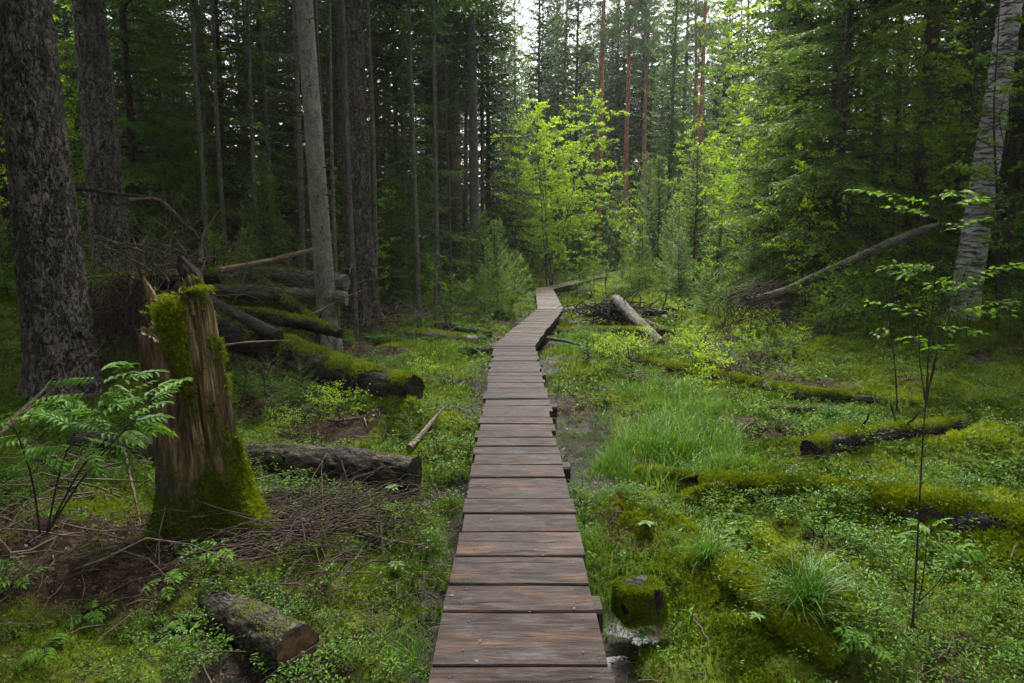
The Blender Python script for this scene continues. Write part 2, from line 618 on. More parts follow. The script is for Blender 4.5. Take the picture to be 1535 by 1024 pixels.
def many_tubes(mb, A, B, r0, r1, sag=0.0, seg=3, mid=2, mat=0, tint=.5, wob=0.0, rng=None):
    """many thin sticks from A to B at once"""
    A, B = np.asarray(A, float), np.asarray(B, float)
    n = len(A)
    if n == 0:
        return
    r0 = np.broadcast_to(np.asarray(r0, float), (n,))
    r1 = np.broadcast_to(np.asarray(r1, float), (n,))
    sag = np.broadcast_to(np.asarray(sag, float), (n,))
    k = mid + 2
    s = np.linspace(0, 1, k)
    C = A[:, None] + (B - A)[:, None] * s[None, :, None]
    C[:, :, 2] -= sag[:, None] * (4 * s * (1 - s))[None, :]
    if wob and rng is not None:
        w = rng.normal(size=C.shape) * wob * np.linalg.norm(B - A, axis=1)[:, None, None]
        w[:, 0] = 0
        C = C + w
    d = nrm(B - A)
    ref = np.where(np.abs(d[:, 2:3]) > .9, np.array([[1.0, 0, 0]]), np.array([[0, 0, 1.0]]))
    u = nrm(np.cross(d, ref))
    v = np.cross(d, u)
    th = np.linspace(0, 2 * pi, seg, endpoint=False)
    off = np.cos(th)[None, :, None] * u[:, None] + np.sin(th)[None, :, None] * v[:, None]
    R = r0[:, None] * (1 - s) + r1[:, None] * s
    V = C[:, :, None, :] + R[:, :, None, None] * off[:, None]
    L = np.linalg.norm(B - A, axis=1)
    rest = np.zeros_like(V)
    rest[..., 2] = (s[None, :] * L[:, None])[:, :, None] + np.arange(n)[:, None, None] * 1.37
    rest[..., 0] = np.cos(th) * .02
    rest[..., 1] = np.sin(th) * .02
    base = (np.arange(n) * k * seg)[:, None, None]
    i = (np.arange(k - 1) * seg)[None, :, None]
    j = np.arange(seg)[None, None, :]
    jn = (j + 1) % seg
    F = np.stack([base + i + j, base + i + jn, base + i + seg + jn, base + i + seg + j], -1).reshape(-1, 4)
    t = np.broadcast_to(np.asarray(tint, float).reshape(-1, 1) if np.ndim(tint) else np.full((n, 1), tint), (n, k * seg)).ravel()
    mb.add(V.reshape(-1, 3), F, mat, t, rest.reshape(-1, 3), True)


def leafset(mb, O, D, U, L, W, mat=0, tint=.5, fold=.25, curl=.15, hero=False):
    O, D, U = np.asarray(O, float), nrm(D), np.asarray(U, float)
    n = len(O)
    if n == 0:
        return
    S = nrm(np.cross(D, U))
    N = np.cross(S, D)
    L = np.broadcast_to(np.asarray(L, float), (n,))[:, None]
    W = np.broadcast_to(np.asarray(W, float), (n,))[:, None]
    if not hero:
        V = np.stack([O, O + D * L * .45 + S * W * .5 + N * W * fold, O + D * L - N * L * curl, O + D * L * .45 - S * W * .5 + N * W * fold], 1)
        f = np.array([[0, 1, 2], [0, 2, 3]])
    else:
        def pt(a, w, up):
            return O + D * L * a + S * W * w + N * (W * up - L * curl * a * a)
        V = np.stack([pt(0, 0, 0), pt(.33, 0, 0), pt(.68, 0, 0), pt(1, 0, 0),
                      pt(.28, .47, fold), pt(.62, .40, fold * .9), pt(.28, -.47, fold), pt(.62, -.40, fold * .9)], 1)
        f = np.array([[0, 4, 1], [1, 4, 5], [1, 5, 2], [2, 5, 3], [0, 1, 6], [1, 2, 7], [1, 7, 6], [2, 3, 7]])
    nv = V.shape[1]
    F = (np.arange(n)[:, None, None] * nv + f[None]).reshape(-1, 3)
    t = np.broadcast_to(np.asarray(tint, float), (n,))
    mb.add(V.reshape(-1, 3), F, mat, np.repeat(t, nv), None, False)


def tufts(mb, Pt, N, size, k, rng, mat=0, tint=.5, spread=.8, wid=.3):
    """k little pointed blades on every point"""
    n = len(Pt)
    if n == 0:
        return
    Pq = np.repeat(Pt, k, 0)
    Nq = np.repeat(np.broadcast_to(N, (n, 3)), k, 0)
    s = np.repeat(np.broadcast_to(np.asarray(size, float), (n,)), k) * rng.uniform(.6, 1.3, n * k)
    d = nrm(Nq + rng.normal(size=(n * k, 3)) * spread)
    side = nrm(np.cross(d, rng.normal(size=(n * k, 3)))) * (s * wid)[:, None]
    off = rng.normal(size=(n * k, 3)) * (s * .25)[:, None]
    Q = Pq + off
    V = np.stack([Q - side * .5, Q + side * .5, Q + d * s[:, None]], 1).reshape(-1, 3)
    F = np.arange(n * k * 3).reshape(-1, 3)
    t = np.repeat(np.clip(np.repeat(np.broadcast_to(tint, (n,)), k) + rng.normal(size=n * k) * .13, 0, 1), 3)
    t = t.reshape(-1, 3)
    mb.add(V, F, mat, t.ravel(), None, False)


def bent(a, b, n=12, sag=0.0, wob=0.0, rng=None, ctrl=None):
    a, b = np.asarray(a, float), np.asarray(b, float)
    s = np.linspace(0, 1, n)[:, None]
    p = a + (b - a) * s
    if ctrl is not None:
        c = np.asarray(ctrl, float)
        p = a * (1 - s) ** 2 + 2 * c * s * (1 - s) + b * s ** 2
    p[:, 2] -= (4 * s * (1 - s) * sag)[:, 0]
    if wob and rng is not None:
        ph = rng.uniform(0, 6.28, 6)
        for k in range(3):
            p[:, 0] += wob / (k + 1) * np.sin(s[:, 0] * (3 + 4 * k) + ph[k])
            p[:, 1] += wob / (k + 1) * np.sin(s[:, 0] * (3.3 + 4 * k) + ph[k + 3])
    return p


make_materials()
# ------------------------------------------------------------------ terrain
WALK_Z = 0.25
WALK_W = 0.634
K1 = G(771.5, 516, WALK_Z)
K2 = G(825, 463, WALK_Z)
K3 = G(816, 433, WALK_Z)
K4 = G(950, 402, WALK_Z)
WALK = [np.array([0.035, 0.9]), K1[:2], K2[:2], K3[:2], K4[:2]]


def seg_dist(p, a, b):
    d = b - a
    t = np.clip(((p - a) @ d) / (d @ d), 0, 1)
    return np.linalg.norm(p - a - t[:, None] * d, axis=1), t


def walk_dist(p):
    r = np.full(len(p), 1e9)
    for a, b in zip(WALK[:-1], WALK[1:]):
        r = np.minimum(r, seg_dist(p, a, b)[0])
    return r


BASINS = [(868, 655, .26, .50, .12), (884, 685, .18, .40, .11), (925, 905, .10, .26, .05), (935, 985, .12, .20, .05), (850, 478, .4, 1.2, .10),
          (700, 800, .16, .5, .09), (640, 960, .14, .3, .05), (905, 640, .3, .5, .08), (655, 860, .15, .3, .07)]
RIDGES = [((930, 765), (1250, 985), .20, .20), ((1010, 745), (1200, 760), .12, .16), ((1180, 800), (1330, 770), .12, .14),
          ((1080, 560), (1250, 545), .30, .16), ((1040, 500), (1180, 500), .35, .2), ((1450, 700), (1560, 690), .3, .28),
          ((1480, 830), (1600, 870), .3, .20), ((480, 600), (620, 640), .16, .16), ((300, 860), (420, 830), .2, .08), ((620, 640), (640, 720), .12, .08)]


def ground_h(p):
    p = np.asarray(p, float).reshape(-1, 2)
    x, y = p[:, 0], p[:, 1]
    h = .07 * fbm(p * .8, 3, 3) + .060 * fbm(p * 2.6, 3, 9) + .026 * fbm(p * 8.0, 3, 21)
    h = h + .9 * sstep(2.2, 7.5, -x) * sstep(6, 12, y) + .5 * sstep(2.5, 8, x) * sstep(5, 12, y)
    h = h + .05 * sstep(1.2, 3.0, np.abs(x)) + .012 * np.maximum(y - 22, 0)
    for (px, py, sx, sy, d) in BASINS:
        c = G(px, py, 0)
        h = h - d * np.exp(-((x - c[0]) / sx) ** 2 - ((y - c[1]) / sy) ** 2)
    for (a, b, w, hh) in RIDGES:
        A, B = G(*a)[:2], G(*b)[:2]
        d, t = seg_dist(p, A, B)
        h = h + hh * np.exp(-(d / w) ** 2) * (.7 + .5 * noise(p * 3.0, 5))
    d = walk_dist(p)
    h = h - .10 * np.exp(-(d / .62) ** 2)
    lim = .10 + .8 * np.maximum(d - .36, 0)
    return np.minimum(h, np.where(y < 30, lim, np.minimum(lim, lim)))


def gh(x, y):
    return float(ground_h([[x, y]])[0])


def hit(px, py, lift=0.0):
    """ground point seen at a photo pixel"""
    d = ray(px, py)
    d = d / d[1]
    ys = np.concatenate([np.linspace(.8, 12, 400), np.linspace(12.1, 90, 500)])
    q = CP + d * ys[:, None]
    below = q[:, 2] < ground_h(q[:, :2]) + lift
    i = int(np.argmax(below)) if below.any() else len(ys) - 1
    return q[i]


def axis_coords(dense, lo, hi, step, far, grow):
    c = list(np.arange(lo, hi + step * .5, step))
    s, v = step, hi
    while v < far:
        s *= grow
        v += s
        c.append(v)
    s, v = step, lo
    pre = []
    while v > -far:
        s *= grow
        v -= s
        pre.append(v)
    return np.array(pre[::-1] + c)


def make_ground():
    xs = axis_coords(0, -4.2, 4.6, .028, 220, 1.035)
    ys = axis_coords(0, 1.0, 8.0, .028, 220, 1.028)
    ys = ys[ys > -60]
    X, Y = np.meshgrid(xs, ys)
    p = np.stack([X.ravel(), Y.ravel()], 1)
    z = ground_h(p)
    nx, ny = len(xs), len(ys)
    i = (np.arange(ny - 1) * nx)[:, None]
    j = np.arange(nx - 1)[None, :]
    F = np.stack([i + j, i + j + 1, i + nx + j + 1, i + nx + j], -1).reshape(-1, 4)
    mb = MB()
    mb.add(np.stack([p[:, 0], p[:, 1], z], 1), F)
    o = mb.build('ground', ['forest_floor'])
    tag(o, 'mossy boggy forest floor with mud, leaf litter and low hummocks', 'ground', None, 'structure')
    moss = moss_mask(p)
    a = o.data.attributes.new('moss', 'FLOAT', 'POINT')
    a.data.foreach_set('value', moss.astype(np.float32))
    wet = wet_mask(p, z)
    a = o.data.attributes.new('wet', 'FLOAT', 'POINT')
    a.data.foreach_set('value', wet.astype(np.float32))
    return o


def moss_mask(p):
    p = np.asarray(p, float)
    m = .5 + .75 * fbm(p * 1.1, 4, 31)
    m = m + .35 * sstep(.3, 1.2, p[:, 0]) - .06 * sstep(.75, 1.8, -p[:, 0]) * sstep(14, 6, p[:, 1])
    m = m + .45 * np.exp(-((p[:, 0] + .95) / .55) ** 2) * sstep(1.5, 3, p[:, 1])
    return np.clip(m, 0, 1)


WATER_Z = -.115


def wet_mask(p, z):
    d = walk_dist(np.asarray(p))
    return np.clip(sstep(WATER_Z + .07, WATER_Z + .01, z) + .6 * sstep(.75, .35, d), 0, 1)


make_ground()
mb = MB()
for (x0, y0, x1, y1) in ((-1.3, 1.2, 2.0, 20.0),):
    mb.add([[x0, y0, WATER_Z], [x1, y0, WATER_Z], [x1, y1, WATER_Z], [x0, y1, WATER_Z]], [[0, 1, 2, 3]])
tag(mb.build('water', ['bog_water']), 'shallow dark bog water lying in the hollows beside the boardwalk', 'water', None, 'structure')


# ------------------------------------------------------------------ boardwalk
def beam(mb, c, ax, ay, L, W, T, rng, mat=0, side=None, tint=.5, n=10, wav=.004, ch=.006, dry=0.0):  # dry: how much painted far-light paleness the board's colour takes
    """chamfered board: centre c (top face centre), length L along ax, width W along ay, thickness T down"""
    ax, ay = nrm(ax), nrm(ay)
    az = nrm(np.cross(ax, ay))
    if az[2] < 0:
        az = -az
    w, t = W / 2, T
    prof = np.array([[-w, -ch], [-w + ch, 0], [-w * .33, 0], [w * .33, 0], [w - ch, 0], [w, -ch], [w, -t + ch], [w - ch, -t], [-w + ch, -t], [-w, -t + ch]])
    k = len(prof)
    s = np.linspace(-.5, .5, n) * L
    o1, o2 = rng.uniform(0, 99, 2)
    wv = np.stack([noise(np.stack([s * 2.5, np.full(n, o1)], 1), 1), noise(np.stack([s * 2.5, np.full(n, o2)], 1), 1)], 1) * wav
    hv = noise(np.stack([s * 1.6, np.full(n, o1 + 9)], 1), 1) * .002
    V = np.zeros((n, k, 3))
    rest = np.zeros((n, k, 3))
    oy = rng.uniform(0, 40, 3)
    cup = rng.normal() * .0022
    for j in range(k):
        yy = prof[j, 0] + np.where(prof[j, 0] > 0, wv[:, 0], wv[:, 1])
        V[:, j] = c + ax * s[:, None] + ay * yy[:, None] + az * (prof[j, 1] + hv + cup * (abs(prof[j, 0]) / w) ** 2 * (prof[j, 1] > -t * .5))[:, None]
        rest[:, j] = np.stack([s + oy[0], yy + oy[1], np.full(n, prof[j, 1] + oy[2])], 1)
    i = np.arange(n - 1)[:, None] * k
    jj = np.arange(k)[None]
    F = np.stack([i + jj, i + (jj + 1) % k, i + k + (jj + 1) % k, i + k + jj], -1)
    top = F[:, 0:5].reshape(-1, 4)
    rst = F[:, 5:].reshape(-1, 4)
    n0 = mb.n
    mb.add(V.reshape(-1, 3), top, mat, tint, rest.reshape(-1, 3), False, dry)
    sm = mat if side is None else side
    mb.F.append(rst + n0)
    mb.M.append(np.full(len(rst), sm, np.int32))
    mb.S.append(np.zeros(len(rst), bool))
    for e, sgn in ((0, 1), (n - 1, -1)):
        idx = (np.arange(k) + e * k + n0)[None]
        mb.F.append(idx if sgn > 0 else idx[:, ::-1])
        mb.M.append(np.array([sm], np.int32))
        mb.S.append(np.zeros(1, bool))


def nail(mb, c, r, rng):
    th = np.linspace(0, 2 * pi, 8, endpoint=False)
    V = np.concatenate([np.stack([c[0] + r * np.cos(th), c[1] + r * np.sin(th), np.full(8, c[2])], 1),
                        np.stack([c[0] + r * .75 * np.cos(th), c[1] + r * .75 * np.sin(th), np.full(8, c[2] + .0022)], 1), [[c[0], c[1], c[2] + .0026]]])
    j = np.arange(8)
    F = np.concatenate([np.stack([j, (j + 1) % 8, 8 + (j + 1) % 8], 1), np.stack([j, 8 + (j + 1) % 8, 8 + j], 1), np.stack([8 + j, 8 + (j + 1) % 8, np.full(8, 16)], 1)])
    mb.add(V, F, 2, .5, None, True)


def make_walk():
    rng = np.random.default_rng(11)
    root = thing('boardwalk', 'narrow wet plank boardwalk winding away over the boggy forest floor', 'boardwalk', (0.035, 2.0, 0))
    pts = [np.append(p, WALK_Z) for p in WALK]
    # gaps of the nearest planks, read off the photograph
    rows = [995.9, 915.8, 875.8, 834, 797.4, 769.7, 747.4, 714.7, 695.7, 679.5, 668, 655.5, 645, 635, 625, 616, 607, 597.8, 589.5, 582, 573.8]
    near = [1.15, 1.42, 1.68, 1.99] + [G(780, r, WALK_Z)[1] for r in rows]
    for si in range(4):
        a, b = pts[si], pts[si + 1]
        d = nrm(b - a)
        perp = np.array([d[1], -d[0], 0])
        L = np.linalg.norm(b - a)
        deck = MB()
        if si == 0:
            ed = [v for v in near]
            while ed[-1] < b[1] - .15:
                ed.append(ed[-1] + rng.uniform(.19, .25))
            ed[-1] = b[1] + .04
            st = [(y - a[1]) / d[1] for y in ed]
        else:
            st = [-.06]
            while st[-1] < L - .1:
                st.append(st[-1] + rng.uniform(.18, .24))
            st[-1] = L + (.10 if si < 3 else 0)
        for k in range(len(st) - 1):
            g0 = rng.uniform(.004, .009)
            if k % 7 == 3:
                g0 += .006
            w = st[k + 1] - st[k] - g0 * 2
            c = a + d * (st[k] + st[k + 1]) / 2
            ang = rng.normal() * .009
            ax = perp * cos(ang) + d * sin(ang)
            ay = -perp * sin(ang) + d * cos(ang)
            zt = rng.normal() * .0025 + (0 if si == 0 else -.002 * si)
            off = rng.normal() * .009
            tilt = rng.normal() * .008
            ay = nrm(ay + np.array([0, 0, tilt]))
            beam(deck, c + np.array([0, 0, zt]) + perp * off, ax, ay, WALK_W + rng.normal() * .012, w, .04, rng, 0, 1, rng.uniform(0, 1), 14, .004, .006, (0, .12, .4, 1.0)[si])  # farther sections get sky light and haze put into their plank colour
            if c[1] < 11:
                for sx in (-.235, .235):
                    for sy in (-.28, .28):
                        q = c + perp * (sx + rng.normal() * .012) + d * (sy * w + rng.normal() * .008)
                        q[2] += zt + .0012
                        nail(deck, q, .0042, rng)
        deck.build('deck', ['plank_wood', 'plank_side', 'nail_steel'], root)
        for s in (-1, 1):
            bm = MB()
            e0, e1 = (0.0 if si == 0 else -.03), L + .03
            mid = a + d * (e0 + e1) / 2 + perp * s * .235 + np.array([0, 0, -.048 - .003 * si])
            beam(bm, mid, d, perp, e1 - e0, .09, .11, rng, 0, 0, .4, 30, .006)
            bm.build('stringer', ['plank_side'], root)
    # sleepers lying across under the stringers, their ends showing beside the deck
    for py, ext in ((903, .085), (697, .10), (607, .12), (560, .08), (506, .10)):
        c = G(773, py, .095)
        bm = MB()
        beam(bm, np.array([c[0] + (ext - .02) / 2, c[1], .094]), np.array([1.0, rng.normal() * .03, 0]), np.array([0, 1.0, 0]), WALK_W + ext + .02, .15, .12, rng, 1, 1, .3, 12, .008, .014)
        bm.build('sleeper', ['plank_wood', 'plank_side'], root)
    return root


make_walk()
# ------------------------------------------------------------------ foliage meshes
def spruce_crown(H, z0, R, nb, seed, bl_step=.085, sprig=.055, s_step=.036, droop=.35, top_up=.5, shape=.8, fill=1.0, wid=.24, bent_top=None):
    rng = np.random.default_rng(seed)
    mb = MB()
    Bo, Bd, Bl, Bt, Bn = [], [], [], [], []
    wa, wb_, wr = [], [], []
    for k in range(nb):
        z = z0 + (H - z0) * ((k + rng.uniform(0, .8)) / nb) ** .95
        fr = (H - z) / (H - z0)
        az = k * 2.39996 + rng.normal() * .35
        L = R * fr ** shape * rng.uniform(.62, 1.12) + .10
        if rng.uniform() > fill:
            L *= .5
        nt = max(4, int(L / bl_step))
        t = np.linspace(.08, 1, nt)
        up0 = .10 + top_up * (1 - fr) + rng.normal() * .06
        rad = L * t * (1 - .12 * t * t)
        dz = L * (up0 * t - droop * (.4 + .6 * fr) * t ** 1.7 + .16 * t ** 4)
        az_t = az + rng.normal() * .12 * t
        pos = np.stack([np.cos(az_t) * rad, np.sin(az_t) * rad, z + dz], 1)
        tan = nrm(np.gradient(pos, axis=0))
        perp = nrm(np.cross(tan, [0, 0, 1.0]))
        root = np.array([[0, 0, z]])
        pp = np.concatenate([root, pos])
        sel = np.unique(np.linspace(0, len(pp) - 1, min(6, len(pp))).astype(int))
        q = pp[sel]
        wa.append(q[:-1])
        wb_.append(q[1:])
        rr = (.006 + .009 * L) * (1 - np.linspace(0, 1, len(sel))) + .003
        wr.append(np.stack([rr[:-1], rr[1:]], 1))
        for sgn in (-1, 1):
            l = (.05 + .40 * L * (1 - t) ** .75 * np.minimum(1, t * 4.5)) * rng.uniform(.6, 1.15, nt)
            l = np.minimum(l, .62)
            d = nrm(tan * .75 + sgn * perp * .9 + np.array([0, 0, -.28]) + rng.normal(size=(nt, 3)) * .13)
            Bo.append(pos)
            Bd.append(d)
            Bl.append(l)
            Bt.append(np.clip(.28 + .42 * t + rng.normal(size=nt) * .12 + .1 * rng.normal(), 0, 1))
            Bn.append(perp * sgn)
        Bo.append(pos[-1:])
        Bd.append(tan[-1:])
        Bl.append(np.array([.10 + .05 * L]))
        Bt.append(np.array([.8]))
        Bn.append(perp[-1:])
    # leader
    Bo.append(np.array([[0, 0, H - .25]]))
    Bd.append(np.array([[0, 0, 1.0]]))
    Bl.append(np.array([.35]))
    Bt.append(np.array([.7]))
    Bn.append(np.array([[1.0, 0, 0]]))
    O, D, Ln, T = np.concatenate(Bo), np.concatenate(Bd), np.concatenate(Bl), np.concatenate(Bt)
    ns = np.maximum(2, (Ln / s_step).astype(int))
    idx = np.repeat(np.arange(len(O)), ns)
    w = np.concatenate([np.arange(n) / n for n in ns]) + .5 / ns[idx]
    o, d, l, tt = O[idx], D[idx], Ln[idx], T[idx]
    sag = .22
    p = o + d * (l * w)[:, None] + np.array([0, 0, -1.0]) * (sag * l * w * w)[:, None]
    dd = nrm(d + np.array([0, 0, -2 * sag]) * w[:, None])
    up = np.array([0, 0, 1.0])
    pe = nrm(np.cross(dd, up + .001))
    m = len(p)
    for sgn in (-1, 1):
        td = nrm(dd * .75 + sgn * pe * .8 + rng.normal(size=(m, 3)) * .32 + up * .05)
        ln = sprig * rng.uniform(.65, 1.25, m) * (1 - .35 * w)
        sd = nrm(np.cross(td, rng.normal(size=(m, 3)) * .5 + up)) * (ln * wid)[:, None]
        V = np.stack([p - sd * .5, p + sd * .5, p + td * ln[:, None]], 1).reshape(-1, 3)
        tn = np.clip(tt + .22 * w + rng.normal(size=m) * .08, 0, 1)
        mb.add(V, np.arange(m * 3).reshape(-1, 3), 0, np.repeat(tn, 3), None, False)
    wa, wb_, wr = np.concatenate(wa), np.concatenate(wb_), np.concatenate(wr)
    many_tubes(mb, wa, wb_, wr[:, 0], wr[:, 1], 0, 3, 0, 1)
    return mb


def dead_twigs(mb, rng, z0, z1, n, rtrunk, lmin=.25, lmax=1.1, mat=0, sub=3, droop=.25, r=.008, axis=None):
    """bare dead side branches of a spruce trunk, each with a few side twigs"""
    z = rng.uniform(z0, z1, n)
    az = rng.uniform(0, 2 * pi, n)
    L = rng.uniform(lmin, lmax, n)
    c = np.zeros((n, 3)) if axis is None else axis(z)
    c = np.array(c, float)
    c[:, 2] = z
    d = np.stack([np.cos(az), np.sin(az), rng.uniform(-.35, .15, n)], 1)
    A = c + d * rtrunk * .8 * np.array([1, 1, 0])
    B = A + nrm(d) * L[:, None]
    many_tubes(mb, A, B, r, r * .3, L * droop * .3, 4, 3, mat, .5, .03, rng)
    for k in range(sub):
        s = rng.uniform(.3, .95, n)
        a = A + (B - A) * s[:, None]
        a[:, 2] -= 4 * s * (1 - s) * L * droop * .3
        dd = nrm(nrm(d) + rng.normal(size=(n, 3)) * .7 + np.array([0, 0, -.3]))
        l = L * rng.uniform(.15, .45, n)
        many_tubes(mb, a, a + dd * l[:, None], r * .5, r * .2, l * .1, 3, 1, mat, .5, .05, rng)


def broadleaf(H, R, seed, stems=1, nbr=26, leaf=.05, ntw=9, nlf=7, z_lo=.25, mat_l=0, lean=.15, flat=.6, up=.55, r0=.05, leafy_top=True):
    """trunk and crown builders of a small broadleaved tree; returns (wood, leaves)"""
    rng = np.random.default_rng(seed)
    wd, lf = MB(), MB()
    O, D, U, Tn = [], [], [], []
    for s in range(stems):
        a = rng.uniform(0, 2 * pi)
        ln = lean * H * rng.uniform(.4, 1.2) * (1 if stems > 1 else .5)
        hh = H * (1 if s == 0 else rng.uniform(.6, .95))
        top = np.array([cos(a) * ln, sin(a) * ln, hh])
        path = bent([rng.normal() * .05 * (s > 0), rng.normal() * .05 * (s > 0), -.1], top, 14, 0, .03 * H ** .5, rng)
        add_tube(wd, path, np.linspace(r0, r0 * .12, 14) * hh / H, 7, 0, None, None, .5, False)
        n = int(nbr * hh / H)
        for k in range(n):
            f = z_lo + (1 - z_lo) * (k + rng.uniform()) / n
            i = min(12, int(f * 13))
            p = path[i] + (path[i + 1] - path[i]) * (f * 13 - i)
            az = k * 2.4 + rng.normal() * .5
            prof = np.sin(pi * np.clip(.12 + .86 * (f - z_lo) / (1 - z_lo), 0, 1)) ** .7
            L = R * prof * rng.uniform(.55, 1.15) + .12
            d = nrm(np.array([cos(az), sin(az), up * rng.uniform(.3, 1.3)]))
            e = p + d * L
            e[2] -= .12 * L
            br = bent(p, e, 7, -.06 * L, .03 * L, rng)
            add_tube(wd, br, np.linspace(r0 * .28, r0 * .07, 7), 4, 0, None, None, .5, False)
            m = max(3, int(ntw * L / R))
            tf = rng.uniform(.25, 1, m)
            ti = np.minimum((tf * 6).astype(int), 5)
            tp = br[ti] + (br[ti + 1] - br[ti]) * (tf * 6 - ti)[:, None]
            td = nrm(d + rng.normal(size=(m, 3)) * np.array([.8, .8, .35]))
            tl = rng.uniform(.10, .30, m) * (.5 + .5 * min(1, R / 1.0))
            many_tubes(wd, tp, tp + td * tl[:, None], r0 * .07, r0 * .035, 0, 3, 0, 0)
            for q in range(nlf):
                w = rng.uniform(.15, 1.05, m)
                O.append(tp + td * (tl * w)[:, None] + rng.normal(size=(m, 3)) * leaf * .25)
                D.append(nrm(td * .6 + rng.normal(size=(m, 3)) * np.array([.8, .8, .4]) + np.array([0, 0, -.25])))
                U.append(nrm(np.array([0, 0, 1.0]) + rng.normal(size=(m, 3)) * flat))
                Tn.append(np.clip(.5 + .25 * (f - .5) + rng.normal(size=m) * .2 + rng.normal() * .1, 0, 1))
    O, D, U, Tn = np.concatenate(O), np.concatenate(D), np.concatenate(U), np.concatenate(Tn)
    L = leaf * rng.uniform(.65, 1.25, len(O))
    leafset(lf, O, D, U, L, L * .62, mat_l, Tn, .18, .15)
    return wd, lf


def pinnate(lf, wd, base, d, up, length, pairs, leaflet, rng, tint=.5, sag=.25):
    """one feathered leaf (rowan): stalk with paired leaflets and one at the tip"""
    d = nrm(d)
    s = np.linspace(0, 1, 8)
    path = base + d * (length * s)[:, None] + np.array([0, 0, -1.0]) * (sag * length * s * s)[:, None]
    add_tube(wd, path, np.linspace(.0022, .0010, 8), 4, 0, None, None, .4, False)
    w = np.linspace(.32, .96, pairs)
    i = np.minimum((w * 7).astype(int), 6)
    p = path[i] + (path[i + 1] - path[i]) * (w * 7 - i)[:, None]
    t = nrm(path[i + 1] - path[i])
    pe = nrm(np.cross(t, up))
    for sgn in (-1, 1):
        L = leaflet * (1 - .35 * np.abs(w - .55)) * rng.uniform(.9, 1.1, pairs)
        leafset(lf, p, nrm(t * .62 + sgn * pe * .85 + np.array([0, 0, -.12]) + rng.normal(size=(pairs, 3)) * .06), np.broadcast_to(up, (pairs, 3)) + rng.normal(size=(pairs, 3)) * .12, L, L * .40, 0, np.clip(tint + rng.normal(size=pairs) * .1, 0, 1), .16, .22, True)
    leafset(lf, path[-1:], nrm(t[-1:] + np.array([[0, 0, -.1]])), up[None], leaflet, leaflet * .42, 0, tint, .16, .2, True)


# ------------------------------------------------------------------ big trunks
def plate_disp(amp, cell, zs, flare=None, seed=3, lump=.0):
    def f(rest, th, u):
        q = rest * np.array([1, 1, zs]) * cell * .75
        q = q + .45 * np.stack([noise(q * .7, 5), noise(q * .7 + 9, 6), noise(q * .7 + 31, 7)], 1)
        r1 = np.minimum(np.abs(noise(q, seed)) * 2.6, 1)
        r2 = np.minimum(np.abs(noise(q * 2.1 + 7, seed + 5)) * 2.4, 1)
        r = amp * 1.5 * (r1 - .6) + amp * .6 * (r2 - .5) + amp * .7 * fbm(rest * 34 * np.array([1, 1, .6]), 3, 2)
        if lump:
            r = r + lump * fbm(rest * np.array([3, 3, .8]), 3, 8)
        if flare is not None:
            fh, fa, nb, ph = flare
            r = r + fa * np.exp(-np.maximum(u - .25, 0) / fh) * (.55 + .45 * np.cos(nb * th + ph) + .3 * np.cos((nb + 2) * th + 2 * ph))
        return r
    return f


def moss_on(parent, path, rad, n, rng, size=.022, cover=.5, half=1.0, seed=0, mat='moss_tuft', scale=3.0, skirt=0, k=5):
    """a cushion of moss blades on the upper side of a log"""
    t, nn, b = frames(path)
    s = rng.uniform(0, 1, n) * (len(path) - 1.001)
    i = s.astype(int)
    f = (s - i)[:, None]
    c = path[i] * (1 - f) + path[i + 1] * f
    r = (np.broadcast_to(rad, (len(path),))[i]) * (1 - f[:, 0]) + (np.broadcast_to(rad, (len(path),))[i + 1]) * f[:, 0]
    th = rng.uniform(0, 2 * pi, n)
    N = np.cos(th)[:, None] * nn[i] + np.sin(th)[:, None] * b[i]
    p = c + N * r[:, None]
    m = N[:, 2] * half + fbm(p * scale, 4, 50 + seed) * .8 + (cover - .8) * 1.6
    keep = m > 0
    p, N, m = p[keep], N[keep], m[keep]
    mb = MB()
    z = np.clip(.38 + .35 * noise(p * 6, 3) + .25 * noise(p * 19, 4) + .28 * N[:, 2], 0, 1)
    if skirt:
        s = rng.uniform(0, 1, skirt) * (len(path) - 1.001)
        i = s.astype(int)
        f = (s - i)[:, None]
        c = path[i] * (1 - f) + path[i + 1] * f
        rr = np.broadcast_to(rad, (len(path),))[i]
        sd = nrm(np.cross(t[i], [0, 0, 1.0]))
        q = c + sd * (rng.normal(size=skirt) * rr * 1.7)[:, None]
        q[:, 2] = ground_h(q[:, :2]) + rng.uniform(0, .01, skirt)
        kk = fbm(q * 5, 3, 4) > -.25
        q = q[kk]
        tufts(mb, q, np.array([0, 0, 1.0]), size * 1.1, k, rng, 0, np.clip(.45 + .5 * fbm(q * 3, 3, 8), 0, 1), .9, .32)
    tufts(mb, p + N * (np.minimum(m, .5) * size * .8)[:, None], nrm(N + [0, 0, .35]), size * (.7 + .6 * np.minimum(m, .8)), k, rng, 0, z, .75, .32)
    if mb.n:
        mb.build('moss', [mat], parent)['kind'] = 'stuff'


